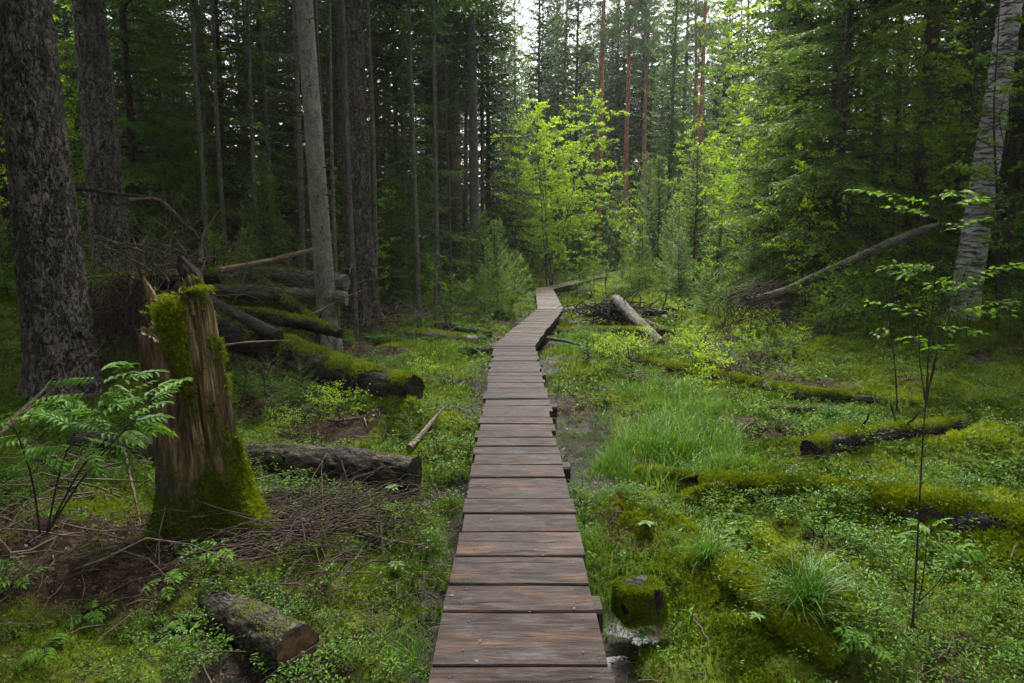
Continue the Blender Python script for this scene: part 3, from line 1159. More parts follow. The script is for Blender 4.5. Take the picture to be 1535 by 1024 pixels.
def big_trunk(name, label, base_px, w_px, top_px, top_w, H, mat, seg=110, rings=320, amp=.012, cell=17, zs=.42, flare=(.25, .12, 5, .6), group=None, zvis=7.0, crown=None, crown_z=0, twigs=0, cat='tree', moss=False, lean_back=0.0, twl=(.25, 1.1)):
    base = hit(*base_px)
    root = thing(name, label, cat, base - [0, 0, .1], group)
    y = base[1]
    top = P(top_px, 0, y + lean_back)
    d = (top - base) / (top[2] - base[2])
    zz = np.concatenate([np.linspace(-.1, zvis, rings), np.linspace(zvis + .3, H, 14)])
    path = base + d * zz[:, None]
    m = mpp(base)
    k1, k2 = [1023.0 / math.hypot(1023.0, v - 767.5) for v in (base_px[0], top_px)]     # a trunk off the axis is seen wider
    r0, r1 = w_px * m / 2 * k1, top_w * mpp(top) / 2 * k2
    zt = top[2] - base[2]
    rad = np.maximum(r0 + (r1 - r0) * zz / zt, r1 * .35 * (1 - zz / H) + .02)
    rad = np.where(zz > zt, np.maximum(r1 * (1 - (zz - zt) / (H - zt)), .02), rad)
    mb = MB()
    add_tube(mb, path, rad, seg, 0, None, plate_disp(amp, cell, zs, flare, int(base[0] * 7) % 50, amp * .8), .5, True, w_px * .17)
    rng = np.random.default_rng(int(w_px * 31 + base_px[0]))
    if twigs:
        dead_twigs(mb, rng, base[2] + .8, base[2] + zvis, twigs, r1 * .9, twl[0], twl[1], 1, 3, .3, .009, lambda z: base + d * (z - base[2])[:, None])
    mb.build('trunk', [mat, 'twig_dark'], root)
    if moss:
        k = int(np.argmax(zz > moss))
        moss_on(root, path[:k], rad[:k] + amp * .6, 9000, rng, .013, .60, 1.0, int(w_px), 'moss_tuft', 4.0)
    if crown is not None:
        c = bpy.data.objects.new('crown', crown)
        c.parent = root
        cp = base + d * crown_z
        c.location = tuple(cp - np.array(root.location))
        c.rotation_euler = (0, 0, base_px[0] * 1.7)
        COL.objects.link(c)
    return root, base, d


HIGH_CROWN = spruce_crown(13, 0, 2.8, 150, 77, .13, .13, .07, .35, .5, .7, wid=.55).mesh('high_crown', ['needle_dark', 'twig_dark'])
SLIM_CROWN = spruce_crown(9, 0, 1.7, 110, 78, .11, .11, .06, .4, .5, .7, wid=.55).mesh('slim_crown', ['needle_dark', 'twig_dark'])

big_trunk('spruce_tree', 'thickest furrowed trunk at the left edge, a spruce with flaring mossy foot', (98, 596), 112, 33, 88, 19, 'bark_spruce', 200, 640, .009, 27, .5, (.22, .07, 5, .6), None, 5.2, HIGH_CROWN, 6.0, 0, 'tree', 1.6)
big_trunk('spruce_tree', 'second thick dark trunk at the left, a leaning spruce beside the thickest one', (172, 445), 62, 133, 50, 19, 'bark_spruce', 160, 520, .009, 25, .5, (.25, .07, 4, 1.6), None, 7, HIGH_CROWN, 6.5, 0, 'tree', 1.8)
big_trunk('spruce_tree', 'pale grey slender spruce trunk standing behind the mossy log left of the walk', (494, 530), 31, 456, 25, 15, 'bark_grey', 64, 300, .003, 30, .7, (.15, .05, 4, .2), None, 6.5, SLIM_CROWN, 6.6, 34, 'tree', .9, 0, (.2, .9))
big_trunk('pine_tree', 'thick grey brown pine trunk just right of the pale slender one', (545, 488), 50, 522, 37, 20, 'bark_spruce', 140, 480, .012, 17, .45, (.22, .12, 5, .9), None, 8, HIGH_CROWN, 8.0, 14, 'tree', 1.2, 0, (.4, 1.6))
big_trunk('birch_tree', 'leaning white birch trunk with black patches at the right edge', (1443, 476), 47, 1517, 36, 16, 'bark_birch', 90, 420, .010, 9, 1.6, (.22, .04, 4, .2), None, 6.5, None, 0, 0)
big_trunk('spruce_tree', 'dark leaning spruce trunk right behind the white birch', (1482, 466), 44, 1552, 30, 17, 'bark_brown', 64, 240, .010, 14, .42, (.25, .10, 5, .6), None, 6.5, HIGH_CROWN, 6.0, 20)
big_trunk('spruce_tree', 'thin straight brown trunk between the second thick spruce and the pale slender trunk', (319, 405), 17, 291, 13, 14, 'bark_brown', 28, 160, .003, 30, .5, None, None, 7, SLIM_CROWN, 6.5, 10)
big_trunk('spruce_tree', 'straight dark slim trunk with long bare side branches, left of the bright green saplings', (714, 457), 16, 706, 11, 15, 'bark_slim', 32, 200, .003, 34, .7, (.15, .04, 4, .3), None, 9, SLIM_CROWN, 7.2, 30, 'tree', False, 0, (.5, 2.4))
big_trunk('pine_tree', 'reddish brown pine trunk behind the straight dark slim trunk', (684, 440), 24, 676, 17, 18, 'bark_pine_low', 40, 160, .010, 12, .4, (.2, .06, 5, 0), None, 9, HIGH_CROWN, 8.5, 12)
big_trunk('spruce_tree', 'dark slender spruce trunk behind the leaning fallen birch at right', (1240, 452), 19, 1258, 12, 14, 'bark_brown', 32, 160, .004, 24, .5, (.2, .05, 5, 0), None, 7.5, None, 0, 40, 'tree', False, 0, (.4, 1.6))
big_trunk('spruce_tree', 'dark spruce trunk in the shade left of the white birch', (1366, 450), 27, 1401, 20, 16, 'bark_brown', 40, 160, .006, 20, .5, (.2, .06, 5, 0), None, 7.5, HIGH_CROWN, 6.5, 26)
for (px, py, w, tx, tw, m, lab) in (
        (606, 452, 9, 603, 6, 'bark_slim', 'thin bare pole of a dead spruce right of the thick pine trunk'),
        (629, 497, 8, 612, 5, 'bark_slim', 'thinnest crooked dead stem in front of the logs by the walk'),
        (573, 450, 10, 556, 7, 'bark_brown', 'dark slim trunk hugging the right side of the thick pine'),
        (664, 448, 7, 655, 5, 'bark_brown', 'thin dark stem just left of the reddish pine trunk'),
        (697, 442, 7, 700, 5, 'bark_slim', 'thin dark stem touching the straight slim trunk on its left'),
        (724, 440, 6, 722, 5, 'bark_brown', 'thin black stem touching the straight slim trunk on its right'),
        (757, 402, 7, 755, 5, 'bark_slim', 'slim pale grey stem above the little spruces left of the walk'),
        (415, 400, 8, 409, 7, 'bark_brown', 'dark slim stem left of the pale slender trunk'),
        (372, 392, 7, 366, 6, 'bark_brown', 'dark slim stem over the far end of the pale fallen pole'),
        (245, 395, 8, 215, 7, 'bark_brown', 'slim dark stem between the second thick trunk and the thin brown one'),
        (520, 430, 8, 497, 7, 'bark_slim', 'slim grey stem between the pale slender trunk and the thick pine'),
        (645, 440, 6, 640, 5, 'bark_slim', 'thin grey stem between the two dead poles'),
        (1163, 428, 9, 1175, 7, 'bark_brown', 'dark slim stem above the root plate of the fallen birch'),
        (1202, 430, 8, 1213, 6, 'bark_brown', 'second dark slim stem right of the fallen birch root plate'),
        (1305, 440, 10, 1327, 8, 'bark_brown', 'dark slim stem above the middle of the leaning fallen birch'),
        (1335, 446, 8, 1352, 7, 'bark_brown', 'dark slim stem above the upper end of the leaning fallen birch')):
    big_trunk('spruce_tree', lab, (px, py), w, tx, tw, 12, m, 14, 60, .002, 40, .6, None, 'slim dark stems in the shade', 8, SLIM_CROWN, 6.5, 26, 'tree', False, 0, (.2, 1.0))


# ------------------------------------------------------------------ logs
MOSSY = []


def log(name, label, path, rad, mat='bark_log', seg=40, amp=.008, cell=14, zs=.5, moss=0, cover=.5, msize=.022, cat='log', group=None, end=None, mscale=3.0, mmat='moss_tuft', stubs=0, lump=.01, skirt=0):
    path = np.asarray(path, float)
    k = len(path)
    rad = np.interp(np.linspace(0, 1, k), np.linspace(0, 1, len(np.atleast_1d(rad))), np.atleast_1d(rad)) if np.ndim(rad) else np.full(k, rad)
    root = thing(name, label, cat, path[k // 2] - [0, 0, rad[k // 2]], group)
    rng = np.random.default_rng(sum(map(ord, label)) % 9973)
    L = float(np.linalg.norm(np.diff(path, axis=0), axis=1).sum())
    rings = int(np.clip(L / .02, 12, 260))
    s = np.linspace(0, k - 1.0001, rings)
    i = s.astype(int)
    f = (s - i)[:, None]
    pth = path[i] * (1 - f) + path[np.minimum(i + 1, k - 1)] * f
    # smooth the bends
    for _ in range(4):
        pth[1:-1] = (pth[:-2] + pth[1:-1] * 2 + pth[2:]) / 4
    rr = rad[i] * (1 - f[:, 0]) + rad[np.minimum(i + 1, k - 1)] * f[:, 0]
    mb = MB()
    add_tube(mb, pth, rr, seg, 0, 1, plate_disp(amp, cell, zs, None, rng.integers(50), lump), .5, True, rng.uniform(0, 20))
    if stubs:
        t, nn, b = frames(pth)
        for q in range(stubs):
            j = rng.integers(2, rings - 2)
            th = rng.uniform(0, 2 * pi)
            N = cos(th) * nn[j] + sin(th) * b[j]
            add_tube(mb, bent(pth[j] + N * rr[j] * .7, pth[j] + N * (rr[j] + rng.uniform(.05, .35)) + t[j] * rng.uniform(0, .15), 5, 0, .01, rng), np.linspace(.016, .007, 5) * (.5 + rr[j] * 5), 6, 0)
    mb.build('bark', [mat, end or mat], root)
    if moss > 20000:
        MOSSY.append((pth, rr))
    if moss:
        moss_on(root, pth, rr + amp * .2, moss, rng, msize, cover, 1.0, int(rng.integers(99)), mmat, mscale, skirt)
    return root, pth, rr


def gpath(pts, lift=0.0, n=None):
    """points ((px, py[, extra lift]) on the ground) joined to a path"""
    out = []
    for q in pts:
        w = hit(q[0], q[1])
        w = np.array([w[0], w[1], w[2] + lift + (q[2] if len(q) > 2 else 0)])
        out.append(w)
    return np.array(out)


def hpath(pts, lift):
    return np.array([hit(a, b, lift) for a, b in pts])


def ypath(pts):
    """points given as (px, py, distance)"""
    return np.array([P(a, b, c) for a, b, c in pts])


# left of the walk
log('mossy_log', 'long thick fallen log with bright moss along its back, left of the walk',
    ypath([(268, 478, 9.3), (350, 500, 8.9), (430, 528, 8.4), (500, 556, 7.8), (560, 574, 7.2), (622, 584, 6.7)]), [.23, .22, .21, .19, .17, .13], 'bark_log', 56, .012, 11, .45, 26000, .60, .020, stubs=3, lump=.02)
log('fallen_log', 'dark furrowed log lying behind the broken stump, its cut end towards the walk',
    ypath([(120, 672, 5.6), (250, 682, 5.4), (365, 690, 5.2), (500, 699, 5.02), (622, 712, 4.82)]), [.145, .148, .15, .145, .135], 'bark_log', 64, .012, 11, .35, 5000, .22, .014, stubs=2, lump=.012)
log('cut_log', 'short sawn log with a pale orange cut face in the bottom left corner',
    ypath([(285, 905, 3.45), (335, 922, 3.22), (395, 946, 2.98), (447, 972, 2.76)]), [.105, .105, .108, .100], 'bark_log', 56, .007, 18, .45, 3500, .26, .010, lump=.006, end='log_end')
log('leaning_log', 'smooth black wet log slanting down from the stump onto the mossy log',
    ypath([(270, 432, 9.9), (330, 462, 9.2), (375, 484, 8.7), (418, 504, 8.2)]), [.105, .10, .09, .07], 'bark_log', 32, .004, 16, .5, 900, .25, .014)
log('fallen_pole', 'long pale debarked pole resting across the log pile behind the stump',
    ypath([(255, 418, 10.6), (330, 406, 10.7), (400, 392, 10.9), (472, 374, 11.2)]), [.075, .065, .05, .035], 'pale_wood', 24, .003, 22, .3)
log('fallen_log', 'dark log high on the pile behind the stump with one round moss cushion',
    ypath([(135, 432, 10.6), (200, 424, 10.4), (270, 420, 10.3), (330, 414, 10.4)]), [.16, .15, .13, .11], 'bark_log', 36, .010, 12, .4, 5000, .42, .025, stubs=3)
log('fallen_log', 'upper grey log of the pile ending behind the pale slender trunk',
    ypath([(330, 408, 11.8), (400, 412, 11.7), (480, 420, 11.4), (520, 424, 11.3)]), [.13, .14, .14, .13], 'bark_log_grey', 36, .008, 12, .4, 2500, .32, .025)
log('fallen_log', 'lower grey log of the pile ending behind the pale slender trunk',
    ypath([(310, 436, 11.0), (400, 440, 10.8), (480, 446, 10.6), (520, 448, 10.6)]), [.12, .12, .12, .11], 'bark_log_grey', 36, .008, 12, .4, 2500, .34, .025)
log('mossy_log', 'rotten log with yellow moss on its end beside the thickest trunk',
    ypath([(118, 444, 9.4), (150, 446, 9.0), (185, 470, 8.6), (215, 500, 8.2)]), [.20, .20, .17, .12], 'bark_log', 36, .012, 11, .4, 7000, .5, .024, stubs=3)
log('fallen_log', 'grey wet log ending at the left side of the walk before its first bend',
    ypath([(600, 502, 13.0), (655, 508, 12.6), (720, 516, 12.2)]), [.12, .14, .15], 'bark_log_grey', 40, .010, 10, .35, 4000, .36, .025, stubs=2)
log('fallen_log', 'short dark log touching the left edge of the walk at the first bend',
    ypath([(690, 527, 11.3), (715, 527, 11.2), (737, 528, 11.1)]), [.08, .10, .10], 'bark_log', 32, .008, 12, .4, 800, .3, .02)
log('fallen_log', 'thin dark log lying behind the grey wet one near the walk',
    ypath([(655, 488, 14.2), (690, 493, 13.8), (735, 502, 13.2)]), [.08, .09, .07], 'bark_log', 28, .006, 12, .4, 900, .35, .025)
log('fallen_log', 'mossy log crossing under the grey logs of the pile at a slant',
    ypath([(345, 395, 12.6), (400, 432, 11.2), (452, 470, 10.0), (478, 488, 9.6)]), [.10, .10, .09, .06], 'bark_log', 30, .008, 12, .4, 3500, .45, .025, stubs=3)
log('fallen_log', 'black rotten log low in the shade between the pile and the mossy log',
    ypath([(325, 468, 9.9), (390, 474, 9.7), (470, 488, 9.3), (510, 500, 9.0)]), [.09, .10, .09, .06], 'bark_log', 30, .010, 12, .4, 2500, .40, .025, stubs=4)
log('fallen_log', 'thin mossy trunk lying on the dark floor between the thick pine and the walk',
    hpath([(575, 470), (620, 474), (668, 470), (700, 462)], .05), [.07, .07, .06, .04], 'bark_log', 24, .006, 12, .4, 2200, .45, .025, stubs=4)
log('dead_stick', 'bare grey branch caught across the foot of the pale slender trunk',
    ypath([(415, 505, 9.6), (470, 470, 9.8), (530, 440, 10.2), (562, 428, 10.5)]), [.028, .025, .02, .01], 'dead_wood', 12, .002, 30, .4, cat='branch', stubs=5)
log('dead_stick', 'crooked bare branch lying on moss between the two big left logs',
    hpath([(455, 622), (505, 632), (548, 625), (590, 640)], .03), [.016, .018, .014, .008], 'dead_wood', 12, .002, 30, .4, 500, .3, .012, cat='branch', stubs=5)
log('dead_stick', 'pale bare stick pointing from the moss up to the log end left of the walk',
    ypath([(613, 672, 5.6), (632, 652, 5.9), (650, 628, 6.3), (668, 608, 6.6)]), [.024, .026, .024, .018], 'dead_wood', 16, .002, 30, .4, cat='stick')
log('dead_stick', 'knobbly stick with moss running from the stump to the walk',
    ypath([(405, 770, 4.25), (470, 786, 4.10), (530, 797, 4.0), (590, 812, 3.88), (650, 820, 3.82)]), [.024, .023, .022, .02, .012], 'dead_wood', 16, .003, 26, .4, 1800, .30, .010, cat='stick', stubs=3)
log('dead_stick', 'dark bent branch lying on moss in the bottom left corner',
    ypath([(95, 1016, 2.80), (170, 985, 2.92), (240, 950, 3.04), (312, 918, 3.16)]), [.018, .024, .026, .018], 'bark_log', 16, .003, 26, .4, 900, .25, .010, cat='stick', stubs=2)
log('dead_stick', 'grey mossy stick near the bottom edge left of the walk',
    ypath([(470, 985, 2.9), (515, 960, 3.02), (560, 930, 3.2)]), [.022, .024, .018], 'dead_wood', 16, .003, 26, .4, 1200, .35, .010, cat='stick')
log('dead_stick', 'long thin brown stick laid across the bottom left moss',
    ypath([(115, 952, 3.05), (190, 905, 3.3), (250, 860, 3.55), (300, 826, 3.8)]), [.007, .007, .006, .004], 'twig_dark', 8, .001, 40, .4, cat='stick')
log('dead_stick', 'thin reddish stick crossing in front of the sawn log end',
    ypath([(380, 1060, 2.55), (430, 1012, 2.7), (500, 965, 2.85), (560, 925, 3.05)]), [.005, .006, .006, .004], 'twig_dark', 8, .001, 40, .4, cat='stick')
log('dead_stick', 'pale thin arched stick in front of the mossy log behind the stump',
    ypath([(318, 520, 7.2), (370, 513, 7.2), (430, 510, 7.4), (462, 512, 7.6)]), [.009, .012, .014, .010], 'pale_wood', 10, .001, 40, .4, cat='stick')
log('dead_stick', 'straight dead stick leaning before the foot of the thickest trunk',
    ypath([(2, 642, 5.2), (60, 590, 5.6), (88, 556, 6.0)]), [.014, .014, .010], 'dead_wood', 10, .002, 40, .4, cat='stick')
log('dead_stick', 'longer dead stick leaning behind the rowan leaves at the left edge',
    ypath([(-40, 690, 4.6), (30, 622, 5.1), (100, 568, 5.6), (150, 520, 6.2)]), [.016, .014, .012, .007], 'dead_wood', 10, .002, 40, .4, cat='stick')
log('dead_stick', 'straight dark pole sticking out behind the thick trunks at the left',
    ypath([(110, 281, 10.5), (170, 290, 10.4), (235, 298, 10.2), (285, 345, 10.0)]), [.035, .035, .03, .015], 'bark_log', 14, .002, 30, .4, cat='stick')
log('dead_stick', 'thin upright dead branch in front of the broken stump foot at left',
    ypath([(185, 672, 4.3), (200, 735, 4.1), (212, 792, 3.95)]), [.007, .009, .008], 'dead_wood', 8, .001, 40, .4, cat='stick')

# right of the walk
log('fallen_birch', 'leaning fallen birch stem with root end down among the shrubs at right',
    ypath([(1120, 452, 12.2), (1175, 438, 12.0), (1230, 412, 11.6), (1300, 381, 11.2), (1350, 358, 11.0), (1410, 336, 10.8)]), [.065, .085, .085, .08, .075, .05], 'bark_log_grey', 36, .004, 10, .9, 1500, .22, .02, cat='log', stubs=6)
log('fallen_log', 'bare round log propped on a dark root tangle right of the walk',
    ypath([(923, 450, 15.0), (945, 472, 14.2), (968, 494, 13.3), (990, 515, 12.5)]), [.13, .135, .115, .09], 'bark_log_grey', 36, .004, 14, .5, 900, .28, .025)
log('fallen_log', 'dark thin log lying under the propped log right of the walk',
    ypath([(835, 500, 13.4), (900, 498, 13.3), (960, 499, 13.2), (1022, 498, 13.2)]), [.10, .10, .09, .07], 'bark_log', 28, .008, 12, .4, 3000, .42, .03)
log('fallen_log', 'straight dark log farther back pointing to the right from the root tangle',
    ypath([(935, 478, 15.4), (985, 468, 15.8), (1040, 458, 16.3)]), [.09, .085, .07], 'bark_log', 28, .006, 12, .4, 700, .3, .03)
log('fallen_log', 'thin grey log slanting down to the right behind the propped log',
    ypath([(960, 480, 14.6), (990, 492, 14.2), (1025, 500, 13.9)]), [.07, .06, .05], 'bark_log_grey', 24, .004, 12, .4, 300, .3, .03)
log('fallen_log', 'half sunk brown log with a mossy right end in the sunny moss',
    hpath([(940, 535), (1010, 556), (1065, 568), (1130, 580), (1200, 596), (1310, 602)], -.01), [.07, .08, .09, .10, .10, .06], 'bark_log', 36, .008, 12, .4, 15000, .50, .026, skirt=9000)
log('fallen_log', 'small broken log in the moss below the half sunk brown one',
    hpath([(1165, 612), (1195, 615), (1222, 614)], .03), [.045, .05, .035], 'bark_log', 24, .005, 14, .4, 700, .4, .018)
log('mossy_log', 'dark broken log with moss on its left half before the layered shrub',
    hpath([(1212, 676), (1265, 662), (1320, 654), (1380, 646), (1448, 634)], .05), [.075, .085, .085, .08, .055], 'bark_log', 44, .010, 12, .4, 9000, .42, .020, stubs=4, skirt=3000)
log('mossy_log', 'long low log buried in bright moss sweeping across to the right edge',
    hpath([(955, 712), (1030, 724), (1120, 738), (1250, 750), (1400, 772), (1570, 812)], -.01), [.055, .075, .10, .12, .13, .12], 'bark_log', 44, .010, 12, .4, 60000, .72, .022, lump=.085, skirt=30000)
log('mossy_log', 'mossy root hump running from the rusty moss to the bottom edge',
    hpath([(925, 765), (1000, 790), (1060, 835), (1130, 890), (1200, 950), (1255, 1000)], -.035), [.05, .075, .09, .095, .09, .06], 'bark_log', 44, .012, 12, .4, 40000, .58, .018, lump=.075, skirt=24000)
log('dead_stick', 'thin dry stick lying on moss near the right edge',
    ypath([(1240, 737, 5.4), (1300, 727, 5.5), (1360, 724, 5.6), (1410, 719, 5.7)]), [.008, .011, .010, .006], 'dead_wood', 10, .001, 40, .4, cat='stick')
log('dead_stick', 'dark stick slanting out of the bottom edge at the far right',
    ypath([(1385, 908, 3.35), (1425, 945, 3.15), (1470, 1000, 2.9), (1490, 1040, 2.7)]), [.007, .010, .010, .008], 'twig_dark', 8, .001, 40, .4, cat='stick')
log('dead_stick', 'thin pale stick in front of the mossy root hump at the bottom',
    ypath([(1243, 965, 3.1), (1290, 990, 3.0), (1360, 1030, 2.8)]), [.004, .006, .006], 'dead_wood', 8, .001, 40, .4, cat='stick')
log('dead_stick', 'bent dead branch with grey bark leaning under the fallen birch',
    ypath([(1213, 497, 11.6), (1235, 480, 11.4), (1258, 462, 11.2), (1280, 440, 11.0)]), [.05, .05, .045, .03], 'bark_log_grey', 16, .003, 20, .4, cat='branch')
log('dead_stick', 'grey straight stick lying from the walk into the green right of its first bend',
    ypath([(820, 507, 11.9), (850, 512, 11.7), (880, 520, 11.4)]), [.03, .028, .02], 'bark_log_grey', 12, .002, 30, .4, cat='stick')
log('dead_stick', 'curved grey branch lying by the second bend of the walk',
    ypath([(842, 468, 16.5), (858, 462, 16.8), (868, 475, 16.2)]), [.04, .04, .03], 'bark_log_grey', 12, .002, 30, .4, cat='branch')


# ------------------------------------------------------------------ broken stump
def make_stump():
    base = P(318, 800, 4.06)
    base[2] = gh(base[0], base[1]) - .06
    root = thing('tree_stump', 'tall rotten broken stump with a mossy foot and splintered top left of the walk', 'stump', base)
    seg, rings = 300, 300
    th = np.linspace(0, 2 * pi, seg, endpoint=False)        # 0 = +x (right in the photo), -pi/2 = towards the camera
    C, S = np.cos(th), np.sin(th)

    def lobe(c, w):
        d = (th - c + pi) % (2 * pi) - pi
        return np.exp(-(d / w) ** 2)
    Htop = 1.30 + .30 * lobe(-.60, .70) - .12 * lobe(-1.65, .3) - .03 * lobe(-2.1, .4) + .17 * lobe(2.9, .25) + .10 * lobe(.9, .6)
    Htop = Htop + .03 * noise(np.stack([C * 9, S * 9], 1), 4) + .02 * noise(np.stack([C * 30, S * 30], 1), 6)
    u = np.linspace(0, 1, rings)
    Z = u[:, None] * Htop[None]
    # outline: slim top, flared and buttressed foot, leaning a little to the left upwards
    fl = .190 + .015 * np.exp(-Z / .8) + .20 * np.exp(-Z / .23) * (.75 + .45 * lobe(-.35, .5) + .25 * lobe(-2.4, .5) + .2 * lobe(2.0, .5) - .25 * lobe(-1.3, .3))[None]
    fl = fl + .022 * np.cos(3 * th + .8)[None] + .012 * np.cos(5 * th)[None]
    # long seam between the two standing slabs
    seam = ((th - (-1.72) + pi) % (2 * pi) - pi)
    fl = fl - .105 * np.exp(-(seam / .17) ** 2)[None] * sstep(.5, .95, Z)
    q = np.stack([C[None] * 3 + 0 * Z, S[None] * 3 + 0 * Z, Z * .5], -1).reshape(-1, 3)
    fib = fbm(q * np.array([5, 5, 1.2]), 4, 61).reshape(Z.shape)
    fl = fl + .020 * fib * sstep(.25, .7, Z) + .016 * np.abs(fbm(q * np.array([11, 11, 1.0]), 3, 66)).reshape(Z.shape) * sstep(.3, .7, Z)
    tear = np.abs(fbm(q * np.array([15, 15, 1.1]) + 4, 3, 69)).reshape(Z.shape)
    fl = fl - .020 * np.minimum(tear, .7) * sstep(.35, .75, Z) - .035 * sstep(.35, .75, fbm(q * np.array([2.2, 2.2, 2.6]), 3, 73).reshape(Z.shape)) * sstep(.3, .6, Z)
    lum = fbm(q * np.array([2.2, 2.2, 8]), 4, 71).reshape(Z.shape)
    fl = fl + .026 * lum * sstep(.75, .25, Z)
    cx = -.115 * Z + .02
    cyy = .02 * Z
    X, Y = cx + fl * C[None], cyy + fl * S[None]
    V = np.stack([X, Y, Z], -1)
    # inner wall of the hollow
    r2 = 40
    w = np.linspace(0, 1, r2)[:, None]
    Zi = Htop[None] - (Htop[None] - .95) * w
    fi = (fl[-1][None] - .05 * np.minimum(1, w * 6)) * (1 - .75 * w ** 2)
    Vi = np.stack([-.115 * Zi + .02 + fi * C[None], .02 * Zi + fi * S[None], Zi], -1)
    VV = np.concatenate([V, Vi])
    k = rings + r2
    i = np.arange(k - 1)[:, None] * seg
    j = np.arange(seg)[None]
    F = np.stack([i + j, i + (j + 1) % seg, i + seg + (j + 1) % seg, i + seg + j], -1).reshape(-1, 4)
    W = VV.reshape(-1, 3) + base
    wet = sstep(.85, .35, VV[..., 2].ravel() + .25 * noise(VV.reshape(-1, 3) * 5, 8) + .35 * (VV[..., 0].ravel() > .0) * 0)
    mb = MB()
    mb.add(W, F, 0, .5, VV.reshape(-1, 3), True, wet)
    mb.build('wood', ['rotten_wood'], root)

    rng = np.random.default_rng(5)
    # grey splinter on the right, thin one at the left
    def splinter(pts, w0, d0, mat):
        m = MB()
        n = 26
        s = np.linspace(0, 1, n)
        pts = np.array(pts, float)
        p = np.stack([np.interp(s, np.linspace(0, 1, len(pts)), pts[:, c]) for c in range(3)], 1)
        sg = 28
        t2 = np.linspace(0, 2 * pi, sg, endpoint=False)
        prof = (1 - s ** 4.5)[:, None] * (1 + .22 * noise(np.stack([np.cos(t2)[None] * 4 + 0 * s[:, None], np.sin(t2)[None] * 4 + 0 * s[:, None], s[:, None] * 3 + 0 * t2[None]], -1).reshape(-1, 3), 3).reshape(n, sg)) + .03
        Vx = p[:, None, 0] + np.cos(t2)[None] * w0 * prof
        Vy = p[:, None, 1] + np.sin(t2)[None] * d0 * prof
        Vz = p[:, None, 2] + 0 * prof + .03 * noise(np.stack([np.cos(t2)[None] * 6 + 0 * s[:, None], np.sin(t2)[None] * 6 + 0 * s[:, None], s[:, None] * 0 + 0 * t2[None]], -1).reshape(-1, 3), 9).reshape(n, sg) * s[:, None] * min(1, w0 / .06) ** 2
        VV = np.stack([Vx, Vy, Vz], -1).reshape(-1, 3)
        i = np.arange(n - 1)[:, None] * sg
        j = np.arange(sg)[None]
        m.add(VV, np.stack([i + j, i + (j + 1) % sg, i + sg + (j + 1) % sg, i + sg + j], -1).reshape(-1, 4), 0, .5, VV - base)
        return m.build('splinter', [mat], root)
    splinter([P(303, 480, 4.14), P(295, 440, 4.14), P(286, 412, 4.14), P(266, 384, 4.16)], .066, .045, 'grey_wood')
    splinter([P(246, 520, 4.10), P(234, 470, 4.10), P(226, 440, 4.11), P(215, 416, 4.12)], .030, .022, 'rotten_wood')

    for k in range(7):
        a0 = rng.uniform(-1.35, .15)
        q0 = base + np.array([-.115 * 1.3 + .02 + .165 * cos(a0), .16 * sin(a0), 1.32 + rng.uniform(0, .14)])
        hh = rng.uniform(.08, .20)
        splinter([q0, q0 + [rng.normal() * .008, rng.normal() * .008, hh * .6], q0 + [rng.normal() * .02 - .01, rng.normal() * .02, hh]], rng.uniform(.008, .022), rng.uniform(.006, .012), 'rotten_wood' if k % 3 else 'grey_wood')
    # moss: cushions on the foot, bright on the right flank, and the hanging tuft at the notch
    vv = V.reshape(-1, 3)
    nn = np.stack([C[None] + 0 * Z, S[None] + 0 * Z, .35 + .6 * np.exp(-Z / .25)], -1).reshape(-1, 3)
    a = np.broadcast_to(th[None], Z.shape).ravel()
    z = vv[:, 2]
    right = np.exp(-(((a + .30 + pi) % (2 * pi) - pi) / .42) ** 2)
    pr = .95 * sstep(.75, .05, z) * right + .55 * sstep(.55, 0, z) + .30 * fbm(vv * 6, 4, 90) + .25 * np.exp(-(((a + 1.05 + pi) % (2 * pi) - pi) / .16) ** 2) * sstep(.8, .4, z) - .02
    idx = rng.integers(0, len(vv), 60000)
    idx = idx[rng.uniform(0, 1, len(idx)) < np.clip(pr[idx] * 1.6, 0, 1)]
    mb = MB()
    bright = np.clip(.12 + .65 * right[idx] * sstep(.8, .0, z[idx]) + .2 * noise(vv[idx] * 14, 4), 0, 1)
    pos = vv[idx] + base + nrm(nn[idx]) * rng.uniform(0, .018, (len(idx), 1))
    tufts(mb, pos, nrm(nn[idx]), .017 + .010 * right[idx], 4, rng, 0, bright, .8, .32)
    # notch tuft (front left top, running down)
    n = 3800
    s = rng.beta(1.1, 1.6, n)
    cpt = np.array([P(250, 458, 3.90), P(254, 485, 3.89), P(262, 520, 3.88), P(271, 560, 3.87), P(276, 600, 3.87)])
    si = s * 3.999
    ii = si.astype(int)
    c = cpt[ii] + (cpt[ii + 1] - cpt[ii]) * (si - ii)[:, None]
    wid = .070 * (1 - s) ** .8 + .018
    off = rng.normal(size=(n, 3)) * np.stack([wid * .45, wid * .32, wid * .45], 1)
    off[:, 1] += .05 * s
    tufts(mb, c + off, nrm(np.stack([off[:, 0] * 5, -.6 + 0 * s, .5 - s], 1)), .022, 4, rng, 0, np.clip(.5 + .25 * noise((c + off) * 30, 2) + .2 * off[:, 2] / .05, 0, 1), .8, .32)
    n = 260
    c = P(300, 434, 3.95) + rng.normal(size=(n, 3)) * np.array([.035, .03, .006])
    tufts(mb, c, [0, 0, 1.0], .018, 4, rng, 0, .5, .8, .32)
    mb.build('moss', ['moss_tuft'], root)['kind'] = 'stuff'
    return root


make_stump()


